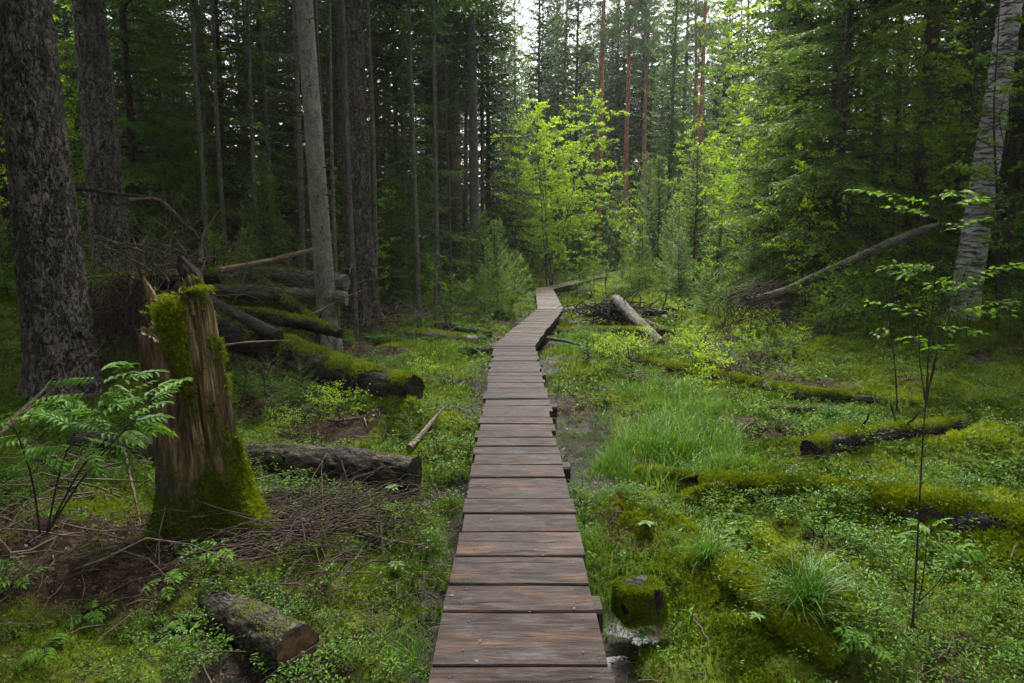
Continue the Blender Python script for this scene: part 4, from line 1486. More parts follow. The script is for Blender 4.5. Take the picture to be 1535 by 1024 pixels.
# ------------------------------------------------------------------ twig piles and tangles
def tangle(name, label, cat, ctr, size, n, rng, mat, r=.004, lmin=.15, lmax=.6, down=0.0, flat=.35, arch=.1, group=None, main=None):
    root = thing(name, label, cat, ctr, group)
    mb = MB()
    a = np.asarray(ctr) + rng.normal(size=(n, 3)) * np.asarray(size)
    d = rng.normal(size=(n, 3)) * np.array([1, 1, flat])
    if main is not None:
        d = d * .55 + np.asarray(main) * rng.choice([1, -1], n)[:, None]
    d = nrm(d + np.array([0, 0, -down]))
    L = rng.uniform(lmin, lmax, n)
    g = ground_h(a[:, :2])
    a[:, 2] = np.maximum(a[:, 2], g + .01)
    b = a + d * L[:, None]
    if down == 0:
        b[:, 2] = np.maximum(b[:, 2], ground_h(b[:, :2]) + .005)
    many_tubes(mb, a, b, r * rng.uniform(.5, 1.4, n), r * .35, -L * arch * rng.uniform(.2, 1.6, n), 4, 4, 0, .5, .025, rng)
    mb.build('twig', [mat], root)
    return root


rng = np.random.default_rng(42)
c = hit(470, 800)
tangle('brush_pile', 'tangled heap of thin brown twigs between the stump and the walk', 'brush pile', c + [0, 0, .06], (.26, .34, .045), 430, rng, 'twig_dark', .0042, .2, .75, 0, .22, .12, None, (.75, .6, .05))
c = hit(590, 905)
tangle('brush_pile', 'sparse scatter of long thin twigs by the left edge of the walk', 'brush pile', c + [0, 0, .05], (.34, .28, .03), 34, rng, 'twig_dark', .0036, .2, .8, 0, .2, .15)
tangle('root_tangle', 'hanging mass of thin dead roots between the thickest trunk and the stump', 'roots', P(190, 452, 8.0), (.16, .16, .16), 420, rng, 'twig_dark', .0075, .2, .75, 1.3, .6, -.05)
tangle('dead_branches', 'bare dead branches rising from the log pile behind the stump', 'branches', P(235, 400, 9.6), (.35, .3, .15), 60, rng, 'dead_wood', .011, .4, 1.5, -.45, .7, .05)
tangle('dead_branches', 'dry reddish twigs fanned out under the root end of the fallen birch', 'branches', P(1130, 452, 12.0), (.32, .25, .16), 170, rng, 'twig_dark', .008, .3, 1.0, .35, .7, .03)
tangle('root_tangle', 'dark root tangle under the propped log right of the walk', 'roots', P(918, 470, 15.2), (.35, .3, .10), 240, rng, 'bark_log', .016, .25, .8, 0, .5, .12)
tangle('dead_branches', 'brush of dead twigs caught between the grey logs behind the stump', 'branches', P(400, 425, 11.0), (.7, .5, .15), 110, rng, 'dead_wood', .008, .4, 1.4, 0, .4, .1)
tangle('dead_branches', 'grey brush heaped at the foot of the thick pine left of the walk', 'branches', P(610, 470, 13.5), (.6, .5, .12), 90, rng, 'dead_wood', .008, .3, 1.1, 0, .4, .1)
tangle('dead_branches', 'dead branches lying in the dark bottom left undergrowth', 'branches', hit(60, 800) + [0, 0, .12], (.45, .5, .10), 60, rng, 'dead_wood', .006, .3, 1.0, 0, .3, .1)
for pts, r, lab in (
        ([(190, 460, 9.2), (205, 380, 9.3), (240, 320, 9.4), (293, 274, 9.4)], .022, 'curved pale dead branch rising left of the broken stump'),
        ([(300, 395, 9.2), (305, 350, 9.3), (330, 312, 9.4), (370, 300, 9.5)], .018, 'hooked dead branch arching right above the broken stump'),
        ([(195, 300, 9.6), (240, 298, 9.5), (275, 330, 9.4), (345, 400, 9.2)], .018, 'slanting dead branch crossing the curved one above the stump')):
    log('dead_branch', lab, np.array([[np.interp(s, np.linspace(0, 1, 4), ypath(pts)[:, c]) for c in range(3)] for s in np.linspace(0, 1, 12)]), [r * 1.4, r, r * .5], 'dead_wood', 10, .002, 30, .4, cat='branch', stubs=5)

# square mossy block of wood beside the walk
def make_block():
    c = G(958, 922, .02)
    root = thing('wood_block', 'squat mossy wooden block standing beside the near right edge of the walk', 'block', c)
    n = 26
    g = np.linspace(-1, 1, n)
    mb = MB()
    V = []
    a, b = np.meshgrid(g, g)
    faces = []
    for ax in range(3):
        for sg in (-1, 1):
            if ax == 2 and sg < 0:
                continue
            q = np.zeros((n * n, 3))
            q[:, ax] = sg
            q[:, (ax + 1) % 3] = a.ravel()
            q[:, (ax + 2) % 3] = b.ravel()
            m = np.linalg.norm(q, axis=1, keepdims=True)
            q = q / (np.sum(np.abs(q) ** 7, axis=1, keepdims=True) ** (1 / 7))
            q = q * np.array([.105, .085, .085]) * (1 + .07 * fbm(q * 1.6, 4, 12)[:, None])
            ang = .35
            q = np.stack([q[:, 0] * cos(ang) - q[:, 1] * sin(ang), q[:, 0] * sin(ang) + q[:, 1] * cos(ang), q[:, 2] + .075], 1)
            i = (np.arange(n - 1) * n)[:, None]
            j = np.arange(n - 1)[None]
            F = np.stack([i + j, i + j + 1, i + n + j + 1, i + n + j], -1).reshape(-1, 4)
            if sg < 0:
                F = F[:, ::-1]
            mb.add(q + c, F, 0, .5, q * 1.0)
            V.append(q)
    mb.build('wood', ['bark_log'], root)
    rng = np.random.default_rng(8)
    q = np.concatenate(V)
    q = q[rng.integers(0, len(q), 5200)]
    k = fbm(q * 14, 3, 4) + .75 - 3.5 * np.maximum(q[:, 2] - .12, 0) * 3 - 3.0 * np.maximum(q[:, 0], 0) > .15
    mb = MB()
    tufts(mb, q[k] + c, nrm(q[k] - [0, 0, .04]), .014, 5, rng, 0, np.clip(.35 + .3 * noise(q[k] * 20, 1), 0, 1), .8, .3)
    mb.build('moss', ['moss_tuft'], root)['kind'] = 'stuff'


make_block()
# ------------------------------------------------------------------ trees, built once per kind and copied
def spruce_proto(H, z0, R, nb, seed, mat, rt, bark='bark_brown', twig=20, name='spruce_tree', **kw):
    root = thing(name, 'dark spruce', 'tree')
    rng = np.random.default_rng(seed + 500)
    wd = MB()
    p = bent([0, 0, -.3], [rng.normal() * .12, rng.normal() * .12, H], 24, 0, .03, rng)
    add_tube(wd, p, np.linspace(rt, .012, 24), 10, 0, None, None, .5, False)
    if twig:
        dead_twigs(wd, rng, .5, max(z0 + 1.5, 1.2), twig, rt * .9, .3, 1.3, 1, 3, .3, .008)
    wd.build('trunk', [bark, 'twig_dark'], root)
    spruce_crown(H, z0, R, nb, seed, **kw).build('crown', [mat, 'twig_dark'], root)
    return Proto(root)


def leaf_proto(name, label, cat, bark, leafm, **kw):
    root = thing(name, label, cat)
    wd, lf = broadleaf(**kw)
    wd.build('trunk', [bark], root)
    lf.build('crown', [leafm], root)
    return Proto(root)


PR = {}
PR['s1'] = spruce_proto(15, 1.6, 2.6, 200, 1, 'needle_dark', .15, 'bark_brown', 20, bl_step=.11, sprig=.10, s_step=.055, droop=.45, wid=.55, shape=.6)
PR['s2'] = spruce_proto(13, .6, 2.2, 200, 2, 'needle_dark', .12, 'bark_brown', 14, bl_step=.10, sprig=.095, s_step=.052, droop=.38, wid=.55, shape=.6)
PR['s3'] = spruce_proto(17, 3.0, 2.4, 190, 3, 'needle_dark', .14, 'bark_slim', 50, bl_step=.11, sprig=.10, s_step=.055, droop=.5, wid=.55, shape=.6)
PR['s4'] = spruce_proto(11, 1.0, 2.5, 135, 4, 'needle_mid', .11, 'bark_brown', 24, bl_step=.08, sprig=.075, s_step=.042, droop=.55, shape=.55, fill=.9, wid=.42)
PR['s5'] = spruce_proto(18, 2.5, 2.0, 190, 5, 'needle_mid', .14, 'bark_slim', 12, bl_step=.10, sprig=.10, s_step=.055, droop=.35, wid=.55, shape=.65)
PR['y1'] = spruce_proto(name='young_spruce', H=3.0, z0=.12, R=.95, nb=95, seed=11, mat='needle_fresh', rt=.030, bark='bark_brown', twig=0, wid=.42, bl_step=.052, sprig=.055, s_step=.032, droop=.15, top_up=.7)
PR['y2'] = spruce_proto(name='young_spruce', H=1.7, z0=.08, R=.70, nb=54, seed=12, mat='needle_fresh', rt=.020, bark='bark_brown', twig=0, wid=.4, bl_step=.05, sprig=.05, s_step=.028, droop=.12, top_up=.6)
PR['y3'] = spruce_proto(name='young_spruce', H=5.0, z0=.25, R=1.25, nb=130, seed=13, mat='needle_mid', rt=.045, bark='bark_brown', twig=0, wid=.45, bl_step=.065, sprig=.07, s_step=.04, droop=.28, top_up=.6)
PR['slim'] = spruce_proto(name='slim_spruce', H=12, z0=8.0, R=.9, nb=30, seed=15, mat='needle_dark', rt=.055, bark='bark_slim', twig=70, bl_step=.11, sprig=.10, s_step=.06, droop=.45, wid=.5)
PR['sd'] = spruce_proto(name='spruce_seedling', H=.55, z0=.05, R=.26, nb=22, seed=14, mat='needle_fresh', rt=.006, bark='bark_brown', twig=0, bl_step=.028, sprig=.020, s_step=.013, droop=.08, top_up=.5, wid=.2)


def pine_proto(seed, H=24, z0=13):
    root = thing('pine_tree', 'tall pine', 'tree')
    rng = np.random.default_rng(seed)
    wd, nd = MB(), MB()
    p = bent([0, 0, -.3], [rng.normal() * .4, rng.normal() * .4, H], 30, 0, .10, rng)
    add_tube(wd, p, np.linspace(.20, .05, 30), 12, 0, None, None, .5, False)
    for k in range(46):
        z = z0 + (H - z0) * (k + rng.uniform()) / 46
        az = rng.uniform(0, 6.28)
        L = 2.2 * (1 - ((z - z0) / (H - z0)) ** 1.5 * .7) * rng.uniform(.4, 1.1)
        i = min(28, int(z / H * 29))
        a = p[i]
        e = a + np.array([cos(az) * L, sin(az) * L, L * rng.uniform(-.1, .4)])
        br = bent(a, e, 8, -.1 * L, .08, rng)
        add_tube(wd, br, np.linspace(.035, .010, 8), 4, 0, None, None, .5, False)
        m = 26
        c = br[rng.integers(4, 8, m)] + rng.normal(size=(m, 3)) * np.array([.3, .3, .14])
        tufts(nd, c, [0, 0, 1.0], .20, 26, rng, 0, .5, 1.1, .10)
    dead_twigs(wd, rng, 5, z0, 22, .14, .3, 1.2, 0, 2)
    wd.build('trunk', ['bark_pine'], root)
    nd.build('crown', ['needle_pine'], root)
    return Proto(root)


PR['p1'] = pine_proto(31)
PR['p2'] = pine_proto(32, 22, 14)
PR['b1'] = leaf_proto('birch_sapling', 'bright', 'tree', 'bark_slim', 'leaf_bright', H=7.8, R=2.2, seed=41, stems=4, nbr=46, leaf=.10, ntw=14, nlf=9, z_lo=.14, lean=.20, r0=.036)
PR['b2'] = leaf_proto('birch_sapling', 'bright', 'tree', 'bark_slim', 'leaf_bright', H=4.2, R=1.2, seed=42, stems=2, nbr=28, leaf=.085, ntw=10, nlf=6, z_lo=.2, lean=.15, r0=.03)
PR['b3'] = leaf_proto('leafy_shrub', 'leafy', 'shrub', 'twig_dark', 'leaf_mid', H=1.5, R=.65, seed=43, stems=4, nbr=14, leaf=.05, ntw=6, nlf=4, z_lo=.25, lean=.3, r0=.012)
PR['b4'] = leaf_proto('birch_tree', 'tall', 'tree', 'bark_grey', 'leaf_bright', H=15, R=2.1, seed=44, stems=1, nbr=66, leaf=.13, ntw=14, nlf=8, z_lo=.22, lean=.05, r0=.09)  # bright leaf colour stands in for haze paling the far birches
PR['b5'] = leaf_proto('leafy_sapling', 'leafy', 'sapling', 'twig_dark', 'leaf_bright', H=5.8, R=1.6, seed=45, stems=2, nbr=32, leaf=.085, ntw=10, nlf=6, z_lo=.25, lean=.12, r0=.03)
PR['b6'] = leaf_proto('leafy_shrub', 'leafy', 'shrub', 'twig_dark', 'leaf_bright', H=.75, R=.38, seed=46, stems=4, nbr=9, leaf=.04, ntw=5, nlf=4, z_lo=.3, lean=.3, r0=.007)


def fern_proto(seed, n=9, L=.46):
    root = thing('fern', 'fern', 'fern')
    rng = np.random.default_rng(seed)
    mb = MB()
    for k in range(n):
        az = k * 2 * pi / n + rng.normal() * .25
        l = L * rng.uniform(.7, 1.1)
        s = np.linspace(0, 1, 12)
        e = rng.uniform(.55, .95)
        path = np.stack([np.cos(az) * l * s * .85, np.sin(az) * l * s * .85, l * (e * s - .75 * e * s ** 2.2)], 1)
        add_tube(mb, path, np.linspace(.004, .0012, 12), 4, 0, None, None, .3, False)
        m = 20
        w = np.linspace(.12, .99, m)
        p = np.stack([np.interp(w, s, path[:, c]) for c in range(3)], 1)
        t = nrm(np.gradient(p, axis=0))
        pe = nrm(np.cross(t, [0, 0, 1.0]))
        for sg in (-1, 1):
            ln = .30 * l * np.sin(pi * np.clip(w * .85 + .13, 0, 1)) ** .8 * (1.05 - w * .55)
            leafset(mb, p, t * .35 + sg * pe + np.array([0, 0, -.15]), np.cross(pe, t) * 1.0 + rng.normal(size=(m, 3)) * .1, ln, ln * .17, 0, np.clip(.45 + .2 * w + rng.normal(size=m) * .08, 0, 1), .1, .15)
    mb.build('frond', ['fern_frond'], root)
    return Proto(root)


PR['f1'] = fern_proto(51)
PR['f2'] = fern_proto(52, 8, .38)


def put(kind, px, y, sc, rz, label, group=None, sink=0.0):
    c = P(px, 420, y)
    z = gh(c[0], c[1]) - sink
    return PR[kind].put((c[0], c[1], z), rz, sc, label, group)


TREES = [
    # the light in the middle
    ('b1', 826, 29.0, 1.02, 0.4, 'bright yellow green birch sapling in the light where the walk turns'),
    ('b2', 905, 24.0, .95, 1.8, 'small bright leafy sapling leaning out right of the tall yellow green one'),
    ('b2', 778, 27.0, 1.15, 3.3, 'bright leafy sapling half hidden left of the tall yellow green one'),
    ('p1', 901, 44, 1.0, .3, 'tall pine with a bare orange trunk above the bright saplings'),
    ('p2', 940, 50, 1.05, 2.0, 'pine with a pale orange trunk right behind the first orange one'),
    ('p1', 957, 56, 1.05, 4.0, 'thin far pine trunk beside the blue green spruce'),
    ('p2', 838, 52, 1.0, 5.0, 'far pine whose orange trunk shows over the tip of the bright sapling'),
    ('p1', 1046, 48, 1.1, 1.0, 'orange pine trunk right of the blue green spruce'),
    ('p2', 1036, 58, 1.1, 2.4, 'farther orange pine trunk close beside the nearer one'),
    ('s5', 996, 38, 1.0, .8, 'tall blue green spruce with a pointed top standing against the white sky'),
    ('s2', 862, 46, 1.6, 1.8, 'far dark spruce just left of the orange pine'),
    ('s2', 808, 42, 1.5, 2.8, 'far spruce behind the left side of the bright saplings'),
    ('b4', 1092, 40, 1.25, .5, 'tall pale birch in the brightest part of the wood'),
    ('b4', 1128, 36, 1.0, 2.5, 'leafy birch right of the tall pale one'),
    ('b4', 1072, 52, 1.2, 3.5, 'far hazy birch under the white gap of sky'),
    ('s1', 922, 60, 1.6, .8, 'farthest spruce between the orange pines'),
    ('y3', 1040, 20.5, .85, .3, 'young spruce with a pointed light green top right of the walk'),
    ('y3', 985, 27, .95, 1.3, 'young spruce behind the pale broken post'),
    ('y1', 1010, 22.5, .95, 2.3, 'small bright spruce left of the pointed young one'),
    ('y1', 1075, 18.5, .85, 3.3, 'small spruce on the right of the pointed young one'),
    ('y3', 1100, 22, .8, 4.3, 'young spruce in front of the dark stems at right'),
    ('y1', 1020, 17.5, .62, 5.3, 'low bushy spruce behind the propped log'),
    ('y2', 1060, 14.6, .70, .9, 'little spruce at the right end of the dark logs'),
    ('y1', 958, 25, .8, 1.9, 'small spruce at the foot of the pale broken post'),
    ('y2', 1128, 15.5, .9, .4, 'little spruce left of the fallen birch root end'),
    ('y3', 1150, 17, .8, 5.1, 'young spruce behind the fallen birch root end'),
    ('y1', 745, 17.5, .78, .2, 'bushy young spruce beside the straight dark trunk left of the walk'),
    ('y1', 722, 20, .9, 1.7, 'young spruce behind the bushy one left of the walk'),
    ('y2', 775, 21, .9, 2.2, 'little spruce close to the left edge of the walk'),
    ('y3', 790, 31, .9, 3.1, 'young spruce at the far left corner of the walk'),
    ('y3', 868, 33, .8, 2.1, 'young spruce behind the far stretch of the walk'),
    ('y3', 925, 44, 1.0, 4.0, 'young spruce at the far end of the walk'),
    # left
    ('s4', 215, 14.5, 1.0, .5, 'shady drooping spruce between the two thickest trunks and the thin brown one'),
    ('s2', 262, 18, .9, 1.5, 'dark spruce just left of the thin brown trunk'),
    ('s4', 345, 16, 1.0, 2.5, 'dark drooping spruce right of the thin brown trunk'),
    ('s1', 402, 19, .9, 3.5, 'dark spruce left of the pale slender trunk'),
    ('s2', 445, 23, .9, .1, 'dark spruce behind the pale slender trunk'),
    ('s4', 598, 19, 1.0, 4.5, 'drooping spruce just right of the thick pine'),
    ('s2', 642, 23, .95, 5.5, 'dark spruce left of the reddish pine trunk'),
    ('s1', 735, 27, .9, 1.1, 'tall spruce behind the straight dark slim trunk'),
    ('s5', 770, 33, .8, 2.1, 'tall green spruce left of the bright saplings'),
    ('s4', 690, 25, .85, 3.6, 'spruce with low drooping branches behind the reddish pine trunk'),
    ('b5', 75, 13, .9, .2, 'sunlit leafy sapling showing between the two thickest trunks'),
    ('b5', 112, 17, 1.1, 2.2, 'yellow green leafy sapling behind the gap of the two thickest trunks'),
    ('s2', 20, 16, 1.0, .9, 'dark spruce behind the thickest trunk at the left edge'),
    ('y3', 305, 13.2, .55, .9, 'shaded young spruce behind the log pile'),
    ('y3', 400, 13.0, .60, 2.9, 'slim shaded young spruce among the grey logs of the pile'),
    ('y1', 372, 11.4, .55, 1.9, 'small shaded spruce in front of the grey logs'),
    ('y2', 240, 12.4, .8, 1.2, 'shaded spruce bush behind the curved dead branch'),
    ('y3', 470, 15.5, .5, 3.9, 'small spruce between the pale slender trunk and the log pile'),
    # right
    ('s4', 1250, 13.5, 1.0, .7, 'large drooping spruce behind the leaning fallen birch'),
    ('b5', 1342, 12.6, .75, 3.0, 'low leafy sapling under the raised end of the fallen birch'),
    ('b5', 1212, 12.9, .62, 3.9, 'leafy bush just over the middle of the fallen birch'),
    ('b5', 1105, 17.5, .8, 2.1, 'leafy young tree left of the fallen birch root end'),
    ('b2', 1065, 28, 1.2, 4.1, 'light green sapling behind the small spruces right of the walk'),
    ('b2', 850, 34, 1.6, 5.5, 'second bright leafy sapling growing into the tall yellow green one'),
    ('s2', 1180, 19, .95, 2.0, 'spruce standing behind the dark slim stems at right'),
    ('s4', 1195, 16, .9, 5.2, 'spruce with hanging branches left of the large drooping one'),
    ('s1', 1420, 17, .9, 4.0, 'dark spruce right behind the upper end of the fallen birch'),
    ('s2', 1480, 15, 1.0, 5.0, 'dark spruce behind the white birch'),
    ('s2', 1560, 12, 1.0, 1.0, 'dark spruce at the right edge behind the birch'),
    ('b5', 1135, 19, 1.1, 1.0, 'bright leafy sapling at the left edge of the dark right hand trees'),
    ('b5', 1165, 15, .8, 4.2, 'slender leafy sapling above the fallen birch root end'),
    ('b5', 1300, 18, 1.25, 2.0, 'yellow green leafy sapling glowing between the dark right hand spruces'),
    ('b5', 1395, 14.5, 1.1, 3.0, 'leafy sapling lit between the dark spruce trunk and the white birch'),
    ('b5', 1515, 10.5, 1.0, 5.0, 'leafy sapling hanging its branches in front of the dark leaning trunk'),
    ('b5', 1225, 16.5, 1.5, 2.9, 'broad leafy sapling whose bright leaves hang over the large drooping spruce'),
    ('b5', 1160, 21, 1.25, 1.9, 'tall yellow green sapling leaning into the light at the right of the glade'),
    ('b5', 1265, 21, 1.9, 4.4, 'tall leafy sapling seen through the drooping spruce branches'),
    ('b5', 1345, 16, 1.6, .9, 'tall leafy sapling behind the dark stems over the fallen birch'),
    ('b2', 1115, 24, 1.05, .9, 'light green sapling in front of the tall pale birch'),
    ('b5', 1440, 20, 1.3, .3, 'tall leafy sapling deep behind the white birch'),
]
for k, px, y, sc, rz, lab in TREES:
    put(k, px, y, sc, rz, lab)

# crowds: trees that stand so deep in the wood that nothing tells them apart
rng = np.random.default_rng(7)
taken = [tuple(P(t[1], 420, t[2])[:2]) for t in TREES]


def crowd(n, kinds, pxr, yr, label, group, gap=1.7, sc=(.8, 1.15), clear=True):
    c = 0
    for _ in range(n * 40):
        if c >= n:
            break
        y = math.sqrt(rng.uniform(yr[0] ** 2, yr[1] ** 2))
        px = rng.uniform(*pxr)
        q = P(px, 420, y)
        if clear and walk_dist(np.array([q[:2]]))[0] < (2.2 if gap > .6 else .9):
            continue
        if min((q[0] - a) ** 2 + (q[1] - b) ** 2 for a, b in taken) < gap * gap:
            continue
        taken.append((q[0], q[1]))
        k = kinds[rng.integers(len(kinds))]
        put(k, px, y, rng.uniform(*sc), rng.uniform(0, 6.28), label, group)
        c += 1


crowd(32, ['s1', 's2', 's3', 's3', 's4'], (-250, 770), (20, 36), 'one of the dark spruces standing deep in the wood left of the walk', 'dark spruces deep in the wood on the left', 2.4)
crowd(26, ['s1', 's2', 's3', 's4', 's2'], (1150, 1800), (18, 36), 'one of the dark spruces standing deep in the wood on the right', 'dark spruces deep in the wood on the right', 2.6)
crowd(60, ['s1', 's3', 's5', 's2'], (-200, 800), (36, 75), 'one of the farthest spruces closing the view on the left', 'farthest spruces on the left', 2.3, (1.0, 1.45))
crowd(32, ['s1', 's3', 's5', 'b4'], (1130, 1800), (36, 75), 'one of the farthest trees closing the view on the right', 'farthest trees on the right', 2.6, (.9, 1.2))
crowd(60, ['s1', 's5', 's2', 'b4'], (760, 1170), (56, 95), 'one of the farthest trees closing the view in the middle', 'farthest trees in the middle', 2.0, (1.35, 1.8))
crowd(36, ['y3', 'b5', 'y3', 'b2'], (760, 1150), (29, 55), 'one of the young trees far back in the light beyond the walk', 'young trees beyond the walk', 1.4, (.9, 1.5))
crowd(26, ['y3', 'y1', 'y3', 'b5'], (150, 740), (14, 28), 'one of the shaded young trees between the trunks on the left', 'shaded young trees on the left', 1.1, (.45, .8))
crowd(22, ['y3', 'y1', 'b5'], (1110, 1600), (13, 26), 'one of the shaded young trees between the trunks on the right', 'shaded young trees on the right', 1.1, (.45, .85))
crowd(28, ['slim'], (190, 790), (11.5, 21), 'one of the slim bare grey stems between the thicker trunks on the left', 'slim bare stems on the left', .7, (.55, 1.15))
crowd(8, ['slim'], (1120, 1450), (12.5, 18), 'one of the slim bare stems among the trees behind the fallen birch', 'slim bare stems on the right', .8, (.6, 1.1))
crowd(20, ['b6', 'sd', 'sd'], (330, 640), (5.6, 9.5), 'one of the small leafy plants around the fallen logs left of the walk', 'small plants around the left logs', .45, (.35, .62))
crowd(18, ['b6', 'b6', 'sd'], (840, 1300), (7.5, 12.5), 'one of the small leafy sprigs rising from the moss right of the walk', 'small sprigs in the moss on the right', .5, (.4, .8))
crowd(40, ['b3', 'b3', 'b6'], (560, 800), (13, 30), 'one of the leafy little shrubs growing under the trees left of the walk', 'little shrubs left of the walk', .5, (.6, 1.1))
crowd(44, ['b3', 'b6', 'b6', 'b3'], (830, 1250), (13, 34), 'one of the leafy little shrubs growing in the light right of the walk', 'little shrubs right of the walk', .5, (.6, 1.1))
crowd(34, ['b3', 'b3'], (1180, 1600), (9.5, 15), 'one of the leafy little shrubs at the foot of the right hand trees', 'little shrubs under the right hand trees', .5, (.5, 1.0))
crowd(24, ['b3', 'y2'], (0, 560), (10, 16), 'one of the little plants at the foot of the left hand trees', 'little plants under the left hand trees', .5, (.4, .8))
crowd(16, ['f1', 'f2'], (560, 730), (11.5, 18), 'one of the green ferns around the logs left of the walk', 'ferns left of the walk', .5, (.8, 1.3))
crowd(8, ['f1', 'f2'], (340, 520), (7.5, 11), 'one of the ferns beside the mossy log', 'ferns beside the mossy log', .4, (.6, .9))
# unseen trees added around and behind the viewer to darken the near ground
for k, x, y, sc, rz in (('s1', -5.2, -2.0, 1.1, 1), ('s3', -2.6, -5.0, 1.1, 2), ('s3', 4.2, -4.5, 1.1, 5), ('s1', -6.6, 2.6, 1.1, 0), ('s1', 5.6, .8, 1.1, 3), ('s3', 7.6, 5.2, 1.0, 4), ('s3', -3.4, .2, 1.0, 2.6), ('s1', -7.6, 4.6, 1.1, 1.4), ('s2', -9.8, 7.6, 1.2, 2.2), ('s1', 8.6, 8.2, 1.1, 3.4), ('s1', -4.6, 1.6, 1.1, 5.1)):
    PR[k].put((x, y, gh(x, y)), rz, sc, 'one of the unseen spruces added around the viewer to shade the near ground', 'added shade spruces around the viewer')

# little spruces and seedlings close enough to point at
for px, py, sc, rz, lab in (
        (405, 612, 1.0, .3, 'tiny spruce seedling under the dark side of the mossy log'),
        (372, 600, .8, 1.3, 'tiny spruce seedling left of the one under the mossy log'),
        (452, 598, .75, 2.3, 'tiny bright spruce seedling at the right under the mossy log'),
        (470, 520, 1.1, 3.3, 'spruce seedling in front of the pale slender trunk'),
        (880, 548, .85, 4.3, 'slim tiny spruce in the moss right of the first bend')):
    q = hit(px, py)
    PR['sd'].put(q, rz, sc * .9, lab, None)

# pale dead posts in the light
for (bx, by, y, tx, ty, w, lab, mat) in (
        (932, 408, 30, 938, 268, .085, 'pale dead birch pole at the far end of the visible walk', 'pale_wood'),
        (970, 322, 33, 971, 230, .11, 'short broken grey post standing before the blue green spruce', 'pale_wood')):
    b = P(bx, by, y)
    b[2] = min(b[2], gh(b[0], b[1])) - .1
    log('dead_tree', lab, bent(b, P(tx, ty, y), 14, 0, .04, rng), [w, w * .9, w * .7], mat, 12, .004, 20, .5, cat='dead tree', stubs=3)


# ------------------------------------------------------------------ rowans and saplings near the camera
def rowan(name, label, stems, leaves, rng, pairs=6, leaflet=.065, tint=.5, r=.006, cat='shrub'):
    base = np.asarray(stems[0][0])
    root = thing(name, label, cat, base)
    wd, lf = MB(), MB()
    for st in stems:
        st = np.array(st)
        s = np.linspace(0, 1, 14)
        p = np.stack([np.interp(s, np.linspace(0, 1, len(st)), st[:, c]) for c in range(3)], 1)
        for _ in range(3):
            p[1:-1] = (p[:-2] + 2 * p[1:-1] + p[2:]) / 4
        add_tube(wd, p, np.linspace(r, r * .4, 14), 6, 0, None, None, .5, False)
        # twiglets to the leaf bases
    for (b, tip, tn) in leaves:
        d = tip - b
        L = np.linalg.norm(d)
        up = nrm(np.array([0, -.25, 1.0]) + rng.normal(size=3) * .18)
        d = nrm(d + np.array([0, rng.normal() * .1 * L, .22 * L]))
        pinnate(lf, wd, b, d, up, L * 1.05, pairs, leaflet * rng.uniform(.85, 1.15), rng, tn, .25)
    wd.build('stem', ['twig_dark'], root)
    if lf.n:
        lf.build('foliage', ['leaf_rowan'], root)
    return root


rng = np.random.default_rng(99)
st = [[P(70, 800, 3.35), P(90, 700, 3.3), P(120, 630, 3.3), P(160, 565, 3.35)],
      [P(70, 800, 3.35), P(120, 720, 3.2), P(180, 650, 3.15), P(225, 605, 3.2)],
      [P(60, 800, 3.3), P(50, 720, 3.1), P(30, 660, 3.05), P(15, 625, 3.05)],
      [P(70, 800, 3.35), P(120, 700, 3.3), P(165, 650, 3.3), P(200, 635, 3.3)]]
LV = []
for (bx, by, tx, ty) in ((160, 568, 190, 542), (158, 572, 100, 570), (158, 575, 192, 590), (225, 605, 285, 556), (222, 606, 262, 578), (150, 590, 238, 550), (148, 592, 80, 598),
                         (165, 600, 200, 598), (140, 615, 95, 596), (175, 640, 242, 600), (180, 640, 240, 620), (185, 645, 215, 655), (160, 640, 100, 640), (130, 640, 200, 590),
                         (90, 640, 30, 618), (85, 645, 5, 640), (95, 632, 100, 610), (60, 655, -10, 660), (60, 655, 100, 625), (30, 650, -25, 620), (110, 655, 170, 668), (100, 670, 45, 672),
                         (165, 655, 200, 700), (130, 665, 140, 700), (180, 650, 130, 625), (30, 660, 90, 690), (200, 632, 250, 645), (120, 650, 60, 615), (40, 640, 60, 600), (75, 670, 20, 700)):
    for rep in range(2):
        y = 3.2 + rng.normal() * .12
        jx, jy = (rng.normal(size=2) * [16, 9]) * rep
        LV.append((P(bx + jx, by + jy, y), P(tx + jx, ty + jy, y - .05 + rng.normal() * .12), np.clip(.42 + rng.normal() * .18, 0, 1)))
rowan('rowan_shrub', 'rowan shrub with feathered bright green leaves at the left edge before the thickest trunk', st, LV, rng, 6, .054)


def small_rowan(label, px, py, hpx, nleaf, rng, spread=45, leaflet=.05, tint=.5, group=None):
    b = hit(px, py)
    y = b[1]
    t = P(px + rng.normal() * 4, py - hpx, y)
    L = []
    for k in range(nleaf):
        f = rng.uniform(.45, 1)
        p = b + (t - b) * f
        a = rng.uniform(0, 6.28)
        q = p + np.array([cos(a), sin(a), .15]) * spread * mpp(b) * rng.uniform(.7, 1.1)
        L.append((p, q, np.clip(tint + rng.normal() * .12, 0, 1)))
    o = rowan('rowan_seedling', label, [[b, (b + t) / 2 + [.005, 0, 0], t]], L, rng, 4, leaflet, tint, .003, 'plant')
    return o


